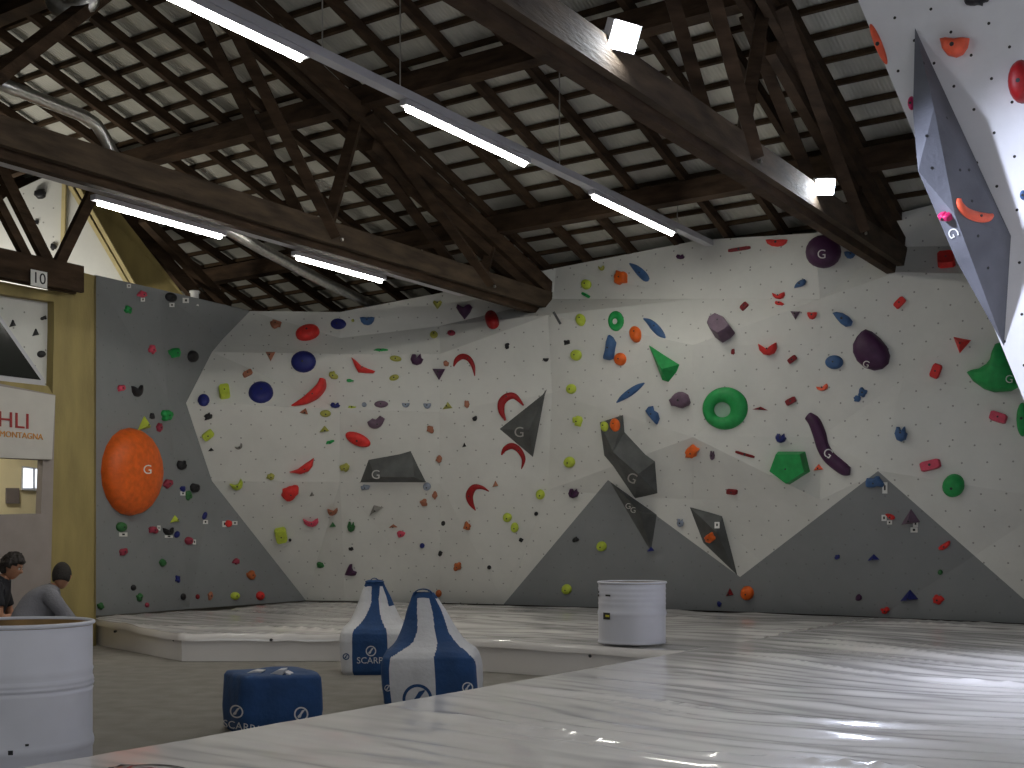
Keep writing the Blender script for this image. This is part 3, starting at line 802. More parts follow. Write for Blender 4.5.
for (pts) in ([(247, 673), (254, 670.8), (262, 671.5), (258, 676), (248, 677.5)], [(270, 674), (278, 670), (284, 669.6), (283, 674), (280, 677.5), (271, 677)], [(284.5, 672), (290, 674.5), (302, 676.5), (300, 678), (288, 677)]):
    bm = bmesh.new(); vs = [bm.verts.new(P(x, y, 7.7)+Vector((0, 0, 0))) for x, y in pts]
    fa = bm.faces.new(vs); ret = bmesh.ops.extrude_face_region(bm, geom=[fa]); bmesh.ops.translate(bm, vec=(0, .12, .0), verts=[v for v in ret['geom'] if isinstance(v, bmesh.types.BMVert)])
    child('white_strap', bm, WHITEF, bg)
decal(bg, bv, logo_ring(), 237, 711.5, 6.6, WHITEF, 'printed_logo', 7.6, tilt=.1)
decal(bg, bv, logo_ring(), 301, 714, 7.2, WHITEF, 'printed_logo', 7.6)
decal(bg, bv, unit_text('SCARPA'), 243, 726.5, 19, WHITEF, 'lettering', 7.6, tilt=.18)

# ================================================================= PEOPLE
def skin_body(name, verts, edges, radii, m, parent, rootv=0, sub=2):
    me = bpy.data.meshes.new(name); me.from_pydata([tuple(v) for v in verts], edges, [])
    o = link(name, me, m, parent)
    sk = o.modifiers.new('skin', 'SKIN'); sk.use_smooth_shade = True
    for i, v in enumerate(me.skin_vertices[0].data):
        v.radius = radii[i] if isinstance(radii[i], (tuple, list)) else (radii[i], radii[i]); v.use_root = (i == rootv)
    sb = o.modifiers.new('sub', 'SUBSURF'); sb.levels = sub; sb.render_levels = sub
    return o
def person(base, yaw, label, shirt, hairm, lean, head_yaw, hair_long, side_lean=0.0, arms='knees', seat=.42, sleeves='short'):
    """base: floor point under the pelvis; local +x is the facing direction"""
    root = empty('person', base, label, 'person', 'people sitting on the bench', yaw)
    def Z(z): return z
    pel = Vector((0, 0, seat+.12)); ax = Vector((math.sin(lean), side_lean, math.cos(lean))).normalized()
    waist = pel+ax*.17; chest = pel+ax*.36+Vector((.0, 0, 0)); ntop = pel+ax*.50; neck = ntop+(ax+Vector((.45, 0, .1)))*.06
    head = neck+Vector((.07, 0, .11))
    V = []; E = []; Rr = []
    def add(p, r, par=None):
        V.append(Vector(p)); Rr.append(r)
        if par is not None: E.append((par, len(V)-1))
        return len(V)-1
    ip = add(pel, .14); iw = add(waist, (.125, .15), ip); ic = add(chest, (.13, .17), iw); it = add(ntop, (.075, .10), ic); ink = add(neck, .052, it); ih0 = add(neck+Vector((.015, 0, .045)), .05, ink)
    hands = []
    for sg in (-1, 1):
        sh = ntop+Vector((-.0, sg*.17, -.045)); ish = add(sh, .062, it)
        kn = Vector((.38, sg*.16, seat+.20)); ft = Vector((.36, sg*.17, .07))
        ihp = add(pel+Vector((.03, sg*.10, -.02)), .10, ip); ikn = add(kn, .065, ihp); imid = add((kn+ft)/2, .052, ikn); ift = add(ft, .04, imid); add(ft+Vector((.17, 0, -.02)), .035, ift)
        if arms == 'knees': el = sh+Vector((.16, sg*.10, -.24)); wrst = kn+Vector((.0, -sg*.05, .10))
        else: el = sh+Vector((.06, sg*.07, -.27)); wrst = el+Vector((.24, -sg*.12, .02))
        iel = add(el, .046, ish); iwr = add(wrst, .028, iel)
        d = (wrst-el).normalized(); pm = wrst+d*.06; ipm = add(pm, (.036, .020), iwr)
        hands.append((ipm, pm, d, sg))
        for q in range(4):
            off = Vector((0, (q-1.5)*.020, 0)); b0 = pm+d*.03+off; L_ = (.032, .038, .036, .028)[q]
            k0 = add(b0, .0095, ipm); k1 = add(b0+d*L_+Vector((0, 0, -.008)), .0085, k0); add(b0+d*L_*1.6+Vector((0, 0, -.030)), .0075, k1)
        k0 = add(wrst+d*.03+Vector((0, -sg*.035, .0)), .011, iwr); add(wrst+d*.065+Vector((0, -sg*.055, -.008)), .009, k0)
    body = skin_body('body', V, E, Rr, SKIN, root, 0, 2)
    # bake the body, then cut the clothes out of its own surface, pushed outwards
    bpy.context.view_layer.update()
    dg = bpy.context.evaluated_depsgraph_get(); bme = bpy.data.meshes.new_from_object(body.evaluated_get(dg))
    body.modifiers.clear(); old = body.data; body.data = bme; bme.materials.clear(); bme.materials.append(SKIN)
    for p_ in bme.polygons: p_.use_smooth = True
    def side(b): return dict(sh=b, hp=b+1, kn=b+2, mid=b+3, ft=b+4, toe=b+5, el=b+6, wr=b+7, pm=b+8)
    L_, R_ = side(6), side(6+23)
    def bone_set(kind):
        t_ = {(ip, iw), (iw, ic), (ic, it)} if kind == 'top' else set()
        for S_ in (L_, R_):
            if kind == 'top': t_ |= {(it, S_['sh']), (S_['sh'], S_['el'])} | ({(S_['el'], S_['wr'])} if sleeves == 'long' else set())
            else: t_ |= {(ip, S_['hp']), (S_['hp'], S_['kn']), (S_['kn'], S_['mid']), (S_['mid'], S_['ft'])}
        return t_
    def nearest(c):
        best = (9, None, 0)
        for (a_, b_) in E:
            if b_ > 6 and (b_-6) % 23 >= 8 and a_ not in (S['el'] for S in (L_, R_)): continue
            A, B = V[a_], V[b_]; AB = B-A; t_ = max(0, min(1, (c-A).dot(AB)/max(AB.length_squared, 1e-6)))
            ra = max(Rr[a_]) if isinstance(Rr[a_], tuple) else Rr[a_]; rb = max(Rr[b_]) if isinstance(Rr[b_], tuple) else Rr[b_]
            d_ = (c-(A+AB*t_)).length-(ra+(rb-ra)*t_)
            if d_ < best[0]: best = (d_, (a_, b_), t_)
        return best
    for kind, nm_, m_, grow in (('top', 'sweater' if sleeves == 'long' else 't_shirt', shirt, .016), ('bottom', 'trousers', JEANS, .011)):
        keepb = bone_set(kind); bm = bmesh.new(); bm.from_mesh(bme); bm.normal_update(); kill = []
        for f_ in bm.faces:
            d_, bn, t_ = nearest(f_.calc_center_median())
            ok = bn in keepb
            if ok and kind == 'top' and sleeves == 'short' and bn[1] in (L_['el'], R_['el']) and t_ > .62: ok = False
            if kind == 'bottom' and bn == (ip, iw) and t_ < .3: ok = True
            if kind == 'top' and bn == (it, ink) and t_ < .45: ok = True
            if kind == 'top' and bn == (ip, L_['hp']) or bn == (ip, R_['hp']): ok = ok or (kind == 'top' and f_.calc_center_median().z > pel.z+.06)
            if not ok: kill.append(f_)
        bmesh.ops.delete(bm, geom=kill, context='FACES')
        nr = {v_: v_.normal.copy() for v_ in bm.verts}
        for v_ in bm.verts: v_.co += nr[v_]*(grow+.004*noise.noise(v_.co*9))
        o_ = bm_obj(nm_, bm, m_, root, True)
        md_ = o_.modifiers.new('cloth', 'SOLIDIFY'); md_.thickness = .012; md_.offset = -1
    for S_ in (L_, R_):
        bm = bmesh.new()
        f = V[S_['ft']]; vv = bmesh.ops.create_uvsphere(bm, u_segments=16, v_segments=10, radius=1)['verts']
        for v in vv: v.co = Vector((v.co.x*.15+.08, v.co.y*.055, max(v.co.z, -.8)*.055))+Vector((f.x, f.y, .045))
        bm_obj('shoe', bm, DARK, root, True)
    # head
    hm = Matrix.Translation(head) @ Matrix.Rotation(head_yaw, 4, 'Z') @ Matrix.Rotation(.35, 4, 'Y')
    bm = bmesh.new(); vv = bmesh.ops.create_uvsphere(bm, u_segments=40, v_segments=28, radius=1)['verts']
    for v in vv:
        x, y, z = v.co
        w = 1-.22*max(0, -z)**1.3
        px = x*.097*(1-.12*max(0, -z)); py = y*.077*w; pz = z*.122
        if x > 0:
            px += .026*math.exp(-((y/.20)**2+((z+.12)/.16)**2))       # nose
            px -= .008*math.exp(-(((abs(y)-.36)/.2)**2+((z-.08)/.14)**2)) # eye sockets
            px += .007*math.exp(-((y/.32)**2+((z+.46)/.09)**2))        # lips
            px -= .004*math.exp(-((y/.35)**2+((z+.36)/.05)**2))
            px += .012*math.exp(-((y/.4)**2+((z+.80)/.2)**2))          # chin
        v.co = (px, py, pz)
    bm.transform(hm); hd = bm_obj('head', bm, SKIN, root, True)
    for sg in (-1, 1):
        bm = bmesh.new(); vv = bmesh.ops.create_uvsphere(bm, u_segments=14, v_segments=10, radius=1)['verts']
        for v in vv: v.co = (v.co.x*.018-.005, sg*.077+v.co.y*.009, v.co.z*.032-.005)
        bm.transform(hm); bm_obj('ear', bm, SKIN, hd, True)
        bm = bmesh.new(); vv = bmesh.ops.create_uvsphere(bm, u_segments=12, v_segments=8, radius=.011)['verts']
        for v in vv: v.co += Vector((.082, sg*.030, .010))
        bm.transform(hm); bm_obj('eye', bm, PAPER, hd, True)
        bm = bmesh.new(); vv = bmesh.ops.create_uvsphere(bm, u_segments=10, v_segments=6, radius=.0055)['verts']
        for v in vv: v.co += Vector((.0905, sg*.030, .010))
        bm.transform(hm); bm_obj('iris', bm, BLACKM, hd, True)
        bm = bmesh.new(); add_bar(bm, Vector((.090, sg*.016, .030)), Vector((.084, sg*.046, .030)), .006, .006); bm.transform(hm); bm_obj('eyebrow', bm, hairm, hd)
    bm = bmesh.new(); vv = bmesh.ops.create_uvsphere(bm, u_segments=48, v_segments=30, radius=1)['verts']
    for v in vv:
        x, y, z = v.co
        lim = (.42 if x > .6 else .25) if x > .25 else (-.05 if x > -.2 else -.55)
        thick = .020 if hair_long else .008
        if hair_long: thick += .022*noise.noise(v.co*4.5)+.012*max(0, z)+.010*noise.noise(v.co*11)
        inside = z < lim-.12*(0 if hair_long else 0)
        k = -.012 if inside else thick
        nx = Vector((x*(.097+k), y*(.078+k), z*(.122+k)))
        v.co = nx
    bm.transform(hm); bm_obj('hair', bm, hairm, root, True)
    return root
bench_c = P(18, 650, 11.35)
# bench
B0, B1 = Vector((-5.25, 10.6, 0)), Vector((-4.05, 11.75, 0))
def xpos(px, Y): return Vector(((px-CX)/F*Y, Y, 0))
p1 = xpos(-24, 11.6); p2 = xpos(14, 10.8)
person(p1, math.radians(12), 'dark haired person in a black t-shirt sitting at the far left edge, in profile', TEE, HAIR, .42, math.radians(-10), True, arms='fold', seat=.23)
person(p2, math.radians(38), 'person in a grey long sleeved top sitting hunched with their back turned, cropped dark hair', SWEAT, HAIR2, .62, math.radians(62), False, arms='knees', sleeves='long', seat=.22)
root = empty('bench', Vector((p1.x*.5+p2.x*.5-.05, (p1.y+p2.y)/2, 0)), 'low wooden bench under the two sitting people, behind the big drum', 'bench', None, math.atan2(p2.y-p1.y, p2.x-p1.x))
dd = (p2-p1).normalized(); mid = root.location.copy(); pn = Vector((-dd.y, dd.x, 0))
bm = bmesh.new(); add_bar(bm, mid-dd*.62+Vector((0, 0, .145)), mid+dd*.62+Vector((0, 0, .145)), .34, .04); child('seat', bm, PLY, root)
for a in (-.52, .52):
    for b in (-.12, .12):
        bm = bmesh.new(); q = mid+dd*a+pn*b; add_bar(bm, q+Vector((0, 0, .002)), q+Vector((0, 0, .125)), .04, .04, up=dd); child('leg', bm, PLY, root)
#@@BEGIN
# ================================================================= VOLUMES AND HOLDS
RIGHT = [False]
VB = []            # BVHs of volumes, so that holds can sit on them
def hit(px, py, right=False):
    d = ray(px, py); best = None
    for bv in VB + ([BV_R] if right else BVHS):
        h = bv.ray_cast(CAM, d)
        if h[0] and (best is None or (h[0]-CAM).length < (best[0]-CAM).length - .0): best = h
    if best is None:
        return (intersect_line_plane(CAM, CAM+d*50, R0, RN), RN.copy()) if right else None
    n = best[1].normalized()
    if n.dot(d) > 0: n = -n
    return best[0], n
def on_plane(px, py, o, n): return intersect_line_plane(CAM, CAM+ray(px, py)*100, o, n)
def volume(base, tops, faces, m, label, centre, right=False, name='climbing_volume', grp='grey climbing volumes'):
    o, n = hit(*centre, right)
    vs = []
    for p in base:
        h = hit(*p, right)
        if h is None or abs((h[0]-o).dot(n)) > .5: h = (on_plane(*p, o, n), n)
        vs.append(h[0]-n*.004)
    for x, y, hh in tops: vs.append(on_plane(x, y, o+n*hh, n))
    bm = bmesh.new(); V = [bm.verts.new(v) for v in vs]
    for f in faces: bm.faces.new([V[i] for i in f])
    bmesh.ops.triangulate(bm, faces=bm.faces)
    bmesh.ops.recalc_face_normals(bm, faces=bm.faces)
    s = sum((f.normal.dot((CAM-f.calc_center_median()).normalized())*f.calc_area() for f in bm.faces))
    if s < 0: bmesh.ops.reverse_faces(bm, faces=bm.faces)
    bm.normal_update(); VB.append(BVHTree.FromBMesh(bm))
    me = bpy.data.meshes.new(name); bm.to_mesh(me); bm.free()
    ob = link(name, me, m); origin_to(ob, o)
    if label: tag(ob, label, 'climbing volume', grp)
    return ob, o, n
def wall_print(bm, px, py, wpx, m, name, parent, off=.006, rot=0.0, right=False):
    """flat print of a unit 2-D mesh on whatever surface lies there"""
    o, n = hit(px, py, right); cr, sr = math.cos(rot), math.sin(rot)
    for v in bm.verts:
        x, y = v.co.x*wpx/2, v.co.y*wpx/2
        v.co = on_plane(px+x*cr-y*sr, py-(x*sr+y*cr), o+n*off, n)
    return child(name, bm, m, parent)
def g_logo(px, py, w, parent, m=CHALK, right=False, rot=0.0): wall_print(unit_text('G'), px, py, w, m, 'logo', parent, right=right, rot=rot)
def fan(nb, top): return [(i, (i+1) % nb, top) for i in range(nb)]
v1, _, _ = volume([(599.5,422),(623,414.4),(624.5,432),(655,461.5),(657.5,493.5),(635,498.5),(604,455.5)], [(613,452,.30),(638,474,.30)],
       [(0,1,7),(1,2,7),(2,8,7),(2,3,8),(3,4,8),(4,5,8),(5,6,7),(5,7,8),(6,0,7)], VOL, 'dark grey bent volume of two blocks with a lime and an orange hold on top', (628,460))
g_logo(632, 478, 9, v1, rot=-.4)
v2, _, _ = volume([(359.8,482.5),(368.4,459.5),(410.6,450.6),(426.3,482.5)], [(375,477,.16),(414,477,.16)], [(0,1,4),(1,2,5,4),(2,3,5),(3,0,4,5)], VOL, 'dark grey trapezoid volume with chalk marks on the left white wall', (392,470))
g_logo(375.6, 474.5, 8, v2)
v3, _, _ = volume([(499,429),(547.5,387.5),(533,457.6)], [(529,430,.22)], fan(3, 3), VOL, 'dark grey triangle volume with two dark red crescents at its left edge', (527,427))
g_logo(519, 432, 9, v3)
v4, _, _ = volume([(610,482),(657,515),(651,552)], [(640,512,.22)], fan(3, 3), VOL, 'dark grey wedge volume below the bent volume, lying over the grey peak', (638,513))
wall_print(unit_text('G'), 628, 506, 5, PAPER, 'logo', v4); wall_print(unit_text('G'), 633, 510, 5, PAPER, 'logo', v4)
v5, _, _ = volume([(689.4,507),(722,516),(737.5,576),(703,543)], [(716,532,.24)], fan(4, 4), VOL, 'narrow dark grey volume touching the notch between the two grey peaks', (713,533))
RG = [(915,28,0),(1011,236,.0),(1004,346,0),(957,262,.26),(918,171,.52),(913,112,.36),(934,108,.36),(955,215,.46)]
def rightvol():
    o, n = R0, RN
    vs = [on_plane(x, y, o+n*h, n) for x, y, h in RG]
    bk = [vs[i]-n*(RG[i][2]+.003) for i in (3, 4, 5)]
    bm = bmesh.new(); V = [bm.verts.new(v) for v in vs+bk]
    for f in ((0,1,7,6),(1,2,7),(2,3,7),(3,4,6,7),(4,5,6),(5,0,6),(2,8,3),(3,8,9,4),(4,9,10,5),(5,10,0)): bm.faces.new([V[i] for i in f])
    bmesh.ops.triangulate(bm, faces=bm.faces); bmesh.ops.recalc_face_normals(bm, faces=bm.faces)
    s = sum((f.normal.dot((CAM-f.calc_center_median()).normalized())*f.calc_area() for f in bm.faces))
    if s < 0: bmesh.ops.reverse_faces(bm, faces=bm.faces)
    bm.normal_update()
    global BV_V6
    BV_V6 = BVHTree.FromBMesh(bm)
    me = bpy.data.meshes.new('climbing_volume'); bm.to_mesh(me); bm.free()
    ob = link('climbing_volume', me, VOLB); origin_to(ob, vs[0]); tag(ob, 'tall pointed blue grey volume on the near overhanging wall at right', 'climbing volume', 'grey climbing volumes')
    return ob
v6 = rightvol(); VB.append(BV_V6)
for (x, y, w_) in ((974, 236, 11), (945, 235, 8)):
    pass
g_logo(953, 233, 9, v6, PAPER, True, rot=-1.1)
for (x, y) in ((924,63),(947,118),(927,136),(960,170),(969,170),(932,168),(978,236),(972,201),(988,268)):
    h = hit(x, y, True)
    bm = bmesh.new(); add_tube(bm, [h[0]-h[1]*.01, h[0]+h[1]*.002], .012, 8); child('bolt_hole', bm, DARK, v6)

# ---- hold outlines (pixels about the centre, y up)
def o_pts(w, h, n=18, e=2.0, wob=0.0, seed=0):
    r = []
    for k in range(n):
        a = 2*math.pi*k/n; c, s = math.cos(a), math.sin(a); kk = (abs(c)**e+abs(s)**e)**(-1/e)
        f = 1+wob*noise.noise(Vector((c*1.7+seed*3.1, s*1.7, seed*1.3)))
        r.append((w/2*kk*c*f, h/2*kk*s*f))
    return r
def shape_pts(kind, w, h, seed):
    if kind == 'o': return o_pts(w, h, 20)
    if kind == 'b': return o_pts(w, h, 18, 2.2, .55, seed)
    if kind == 'r': return o_pts(w, h, 20, 7)
    if kind == 't': return [(-w/2, -h*.38), (w*.5, -h*.22), (w*.02, h*.55)]
    if kind == 't2': return [(-w/2, h*.40), (w*.5, h*.38), (w*.0, -h*.55)]
    if kind == 'm': return [(-w/2, h*.36), (-w*.3, h*.42), (0, h*.36), (w*.3, h*.42), (w/2, h*.38), (w*.44, -h*.05), (w*.28, -h*.36), (w*.05, -h*.5), (-w*.22, -h*.42), (-w*.42, -h*.1)]
    if kind == 'u': return [(-w/2, h*.42), (-w*.34, h*.30), (-w*.15, h*.08), (w*.1, h*.06), (w*.32, h*.38), (w*.46, h*.5), (w*.5, h*.05), (w*.36, -h*.34), (w*.1, -h*.5), (-w*.2, -h*.42), (-w*.42, -h*.1)]
    if kind == 'h': return [(0, -h*.55), (-w*.30, -h*.12), (-w*.5, h*.25), (-w*.42, h*.5), (-w*.15, h*.32), (w*.08, h*.26), (w*.36, h*.5), (w*.5, h*.32), (w*.35, -h*.06)]
    if kind == 'd': return [(-w*.5, h*.42), (-w*.30, h*.5), (w*.02, h*.42), (w*.32, h*.18), (w*.5, -h*.15), (w*.42, -h*.42), (w*.15, -h*.5), (-w*.08, -h*.30), (-w*.30, h*.05)]
    if kind == 'n': return [(-w*.5, 0), (-w*.35, -h*.38), (0, -h*.5), (w*.35, -h*.36), (w*.5, 0), (w*.36, h*.1), (w*.30, h*.45), (w*.02, h*.12), (-w*.10, h*.42), (-w*.34, h*.44)]
def build_hold(name, outline, m, o, n, H, prof, apex=None, smooth=True):
    """outline: pixel points -> base polygon on the plane, raised by profile rings [(scale, height)]"""
    lift = 0.0; low = 0.0
    for x, y in outline:
        q = hit(x, y, RIGHT[0])
        if q:
            dd_ = (q[0]-o).dot(n)
            if abs(dd_) < .16: lift = max(lift, dd_); low = min(low, dd_)
    a0 = topx(o); a1 = topx(o+n*(H*.45+lift)); sx_, sy_ = a0[0]-a1[0], a0[1]-a1[1]
    if name == 'climbing_hold' and H > .02: outline = [(x+sx_, y+sy_) for x, y in outline]
    base = [on_plane(x, y, o, n) for x, y in outline]
    c = sum(base, Vector())/len(base)
    ap = on_plane(*apex, o, n) if apex else c
    bm = bmesh.new(); rings = []
    for sc_, hh in prof:
        rings.append([bm.verts.new(ap+(b-ap)*sc_+n*((H*hh+lift) if hh > 0 else (low-.004))) for b in base])
    N_ = len(base)
    for A, B in zip(rings, rings[1:]):
        for k in range(N_): bm.faces.new((A[k], A[(k+1) % N_], B[(k+1) % N_], B[k]))
    if prof[-1][0] > .12: bm.faces.new(rings[-1])
    else:
        t_ = bm.verts.new(ap+n*(H+lift)); R_ = rings[-1]
        for k in range(N_): bm.faces.new((R_[k], R_[(k+1) % N_], t_))
    ob = bm_obj(name, bm, m, None, smooth)
    if smooth:
        try: ob.data.set_sharp_from_angle(angle=math.radians(50))
        except Exception: pass
    origin_to(ob, o)
    return ob, ap+n*lift
DOME = [(1, 0), (1, .02), (.985, .22), (.93, .48), (.80, .74), (.58, .91), (.30, .985), (.1, 1)]
BLOB = [(1, 0), (1, .03), (.98, .35), (.90, .66), (.72, .88), (.42, .98)]
SLAB = [(1, 0), (1, .03), (.93, .85), (.86, 1)]
def sweep(name, path, m, o, n, Hf=.55, k=8):
    """curved hold: path of (px, py, width_px)"""
    lift = 0.0
    for x, y, w in path:
        q = hit(x, y, RIGHT[0])
        if q and abs((q[0]-o).dot(n)) < .2: lift = max(lift, (q[0]-o).dot(n))
    o = o+n*lift
    c = [on_plane(x, y, o, n) for x, y, w in path]; bm = bmesh.new(); rings = []
    for i, (x, y, w) in enumerate(path):
        t_ = (c[min(i+1, len(c)-1)]-c[max(i-1, 0)]).normalized(); s_ = n.cross(t_).normalized()
        r = w/2*(o-CAM).y/F
        rings.append([bm.verts.new(c[i]+s_*r*math.cos(a)+n*(r*Hf*2*math.sin(a)-.004)) for a in [math.pi*j/k for j in range(k+1)]])
        if lift > .004:
            rings[-1][0].co -= n*(lift+.01); rings[-1][-1].co -= n*(lift+.01)
    for A, B in zip(rings, rings[1:]):
        for j in range(k): bm.faces.new((A[j], A[j+1], B[j+1], B[j]))
        bm.faces.new((A[0], B[0], B[k], A[k]))
    bm.faces.new(rings[0]); bm.faces.new(rings[-1])
    ob = bm_obj(name, bm, m, None, True); 
    try: ob.data.set_sharp_from_angle(angle=math.radians(55))
    except Exception: pass
    origin_to(ob, o); return ob
def smooth_path(pts, n=5):
    out = []
    P_ = [pts[0]]+list(pts)+[pts[-1]]
    for i in range(1, len(P_)-2):
        for j in range(n):
            t_ = j/n; a, b_, c_, d_ = [Vector(p) for p in P_[i-1:i+3]]
            out.append(tuple(.5*((2*b_)+(c_-a)*t_+(2*a-5*b_+4*c_-d_)*t_*t_+(3*b_-a-3*c_+d_)*t_**3)))
    out.append(tuple(pts[-1])); return out
HOLDS = []   # (object, px, py, size, colour, shape word, fixed label)
SH = dict(o='round', b='knobbly', r='block shaped', t='triangular', t2='triangular', m='half moon', u='cupped', h='heart shaped', d='drop shaped', n='notched')
def bolt(ob, ap, n, H, r=.011):
    bm = bmesh.new(); add_tube(bm, [ap+n*(H*.9), ap+n*(H+.004)], r, 8); child('bolt', bm, DARK, ob)
def hold(x, y, w, h, kind, col, rot=0.0, label=None, lm=None, H=None, right=False, seed=None, nobolt=False, grp=None, word=None):
    RIGHT[0] = right
    r_ = hit(x, y, right)
    if r_ is None: print('MISS', x, y, col); return
    o, n = r_; D = o.y
    seed = seed if seed is not None else x*.13+y*.07
    ca, sa = math.cos(math.radians(rot)), math.sin(math.radians(rot))
    out = [(x+a*ca-b_*sa, y-(a*sa+b_*ca)) for a, b_ in shape_pts(kind, w, h, seed)]
    Hm = H if H else min(w, h)*D/F*(.42 if kind in 'ob' else .5)
    Hm = min(Hm, .30)
    prof = {'o': DOME, 'b': BLOB, 'r': SLAB, 't': [(1, 0), (1, .05), (.9, .25), (.25, 1)], 't2': [(1, 0), (1, .05), (.9, .25), (.25, 1)]}.get(kind, BLOB)
    ob, ap = build_hold('climbing_hold', out, cmat(col), o, n, Hm, prof, None, kind not in ('r', 't', 't2'))
    if max(w, h) >= 8 and not nobolt: bolt(ob, ap, n, Hm, .011 if max(w, h) < 20 else .016)
    HOLDS.append((ob, x, y, max(w, h), col, word or SH[kind], label, right, grp)); return ob
def polyhold(pts, col, H, label, apex=None, prof=BLOB, smooth=True, right=False, nobolt=False, at=None, word='angular'):
    RIGHT[0] = right
    cx_, cy_ = (sum(p[0] for p in pts)/len(pts), sum(p[1] for p in pts)/len(pts)) if at is None else at
    o, n = hit(cx_, cy_, right)
    ob, ap = build_hold('climbing_hold', pts, cmat(col), o, n, H, prof, apex, smooth)
    if not nobolt: bolt(ob, ap, n, H)
    HOLDS.append((ob, cx_, cy_, 15, col, word, label, right, None)); return ob
def curvehold(path, col, label, Hf=.5, right=False, at=None, word='curved', n=None):
    RIGHT[0] = right
    i = len(path)//2; a = at or path[i][:2]
    o, nn = hit(*a, right)
    ob = sweep('climbing_hold', smooth_path(path), cmat(col), o, nn, Hf)
    q = on_plane(path[i][0], path[i][1], ob.location, nn); r = path[i][2]/2*o.y/F
    bolt(ob, q, nn, r*Hf*2, .010)
    HOLDS.append((ob, path[i][0], path[i][1], 15, col, word, label, right, None)); return ob
def subdiv_poly(pts, r=3):
    out = []
    for i in range(len(pts)):
        a, b_ = pts[i], pts[(i+1) % len(pts)]
        for k in range(r): out.append((a[0]+(b_[0]-a[0])*k/r, a[1]+(b_[1]-a[1])*k/r))
    return out
# ---- the large ones
d_ = hold(136.5, 472, 56, 88, 'o', 'orange', 0, 'huge orange dome bolted to the left grey wall', H=.24, nobolt=True)
g_logo(147.5, 469.4, 8, d_, PAPER) if 0 else None
hold(303, 361.4, 25, 22, 'o', 'navy', 0, 'upper of the two big blue discs on the left white wall', H=.09)
hold(261, 391, 25, 21, 'o', 'navy', 0, 'lower of the two big blue discs on the left white wall', H=.09)
pd = hold(823.5, 250.5, 36, 33, 'o', 'purple', 0, 'big dark purple disc touching the tie beam at the wall top', H=.16, nobolt=True)
polyhold([(864.5,328.5),(871,331),(879,337.5),(886,346),(889,355),(887.5,363),(881,368.5),(873,370),(863.5,367),(856,360.5),(852,352),(852,344),(856,336),(860.5,331)], 'purple', .13, 'big dark purple teardrop on the right part of the white wall', (870,350), DOME, nobolt=True)
curvehold([(808,416,9),(814,422,12),(819,434,13),(823,447,13),(829,457,13),(837,464,13),(845,470,12),(850,471,8)], 'purple', 'long dark purple bent bar hold beside the green pentagon', .45)
polyhold([(965.5,372),(970,369.5),(978,368),(986,363),(990.5,357),(992,349),(995,343),(1001,341.5),(1006,345),(1013,364),(1019,386),(1009.5,391),(993,392),(983,389),(972,381)], 'green', .20, 'big green horn shaped hold half hidden behind the near wall edge', (993,374), DOME, nobolt=True)
polyhold(subdiv_poly([(776.5,452),(803.5,452),(808.5,472),(788,485),(769.5,471)], 3), 'green', .17, 'green pentagon hold left of the long purple bar', (789,468), [(1, 0), (1, .04), (.88, 1)], False, word='pentagon')
polyhold([(646.7,345.6),(677,364.7),(674,372),(666,382),(660,380)], 'green', .16, 'large green pyramid hold pointing up to the left', (667,369), [(1, 0), (1, .04), (.1, 1)], False, nobolt=True)
polyhold([(710.5,319.5),(717,316),(726,320),(732.5,329),(728,334),(720,338.5),(713,334),(708,326)], 'mauve', .17, 'chunky mauve cube hold upper left of the red half moon', (722,327), SLAB, False)
# rings (torus)
def ring(x, y, w, h, col, tube, label, tilt=0.0):
    o, n = hit(x, y)
    bm = bmesh.new(); NU, NV = 40, 14
    V = []
    for i in range(NU):
        a = 2*math.pi*i/NU; rr = []
        for j in range(NV):
            b_ = math.pi*2*j/NV
            rad = 1-tube*(1-math.cos(b_)); off_ = (1-rad)*w*.10
            q = on_plane(x-off_+w/2*rad*math.cos(a), y+off_*.4-h/2*rad*math.sin(a), o, n)
            hh = max(0, math.sin(b_))*tube*w*o.y/F*.45 + (-.004)
            rr.append(bm.verts.new(q+n*hh))
        V.append(rr)
    for i in range(NU):
        for j in range(NV): bm.faces.new((V[i][j], V[i][(j+1) % NV], V[(i+1) % NU][(j+1) % NV], V[(i+1) % NU][j]))
    ob = bm_obj('climbing_hold', bm, cmat(col), None, True); origin_to(ob, o)
    return ob, o, n
rg, o_, n_ = ring(725.5, 408.5, 46, 43, 'green', .33, ''); HOLDS.append((rg, 725, 408, 45, 'green', 'ring', 'big green ring shaped bowl hold with a pale hollow', False, None))
bm = bmesh.new(); pts = [on_plane(722.5+9.5*math.cos(a), 410-9*math.sin(a), o_+n_*.012, n_) for a in [2*math.pi*k/24 for k in range(24)]]
bm.faces.new([bm.verts.new(p) for p in pts]); child('hollow', bm, mat('pale_green', (.28, .42, .32), .6), rg)
rg, _, _ = ring(616, 321, 16, 20, 'green', .36, ''); HOLDS.append((rg, 616, 321, 18, 'green', 'ring', 'small green ring shaped hold near the wall top', False, None))
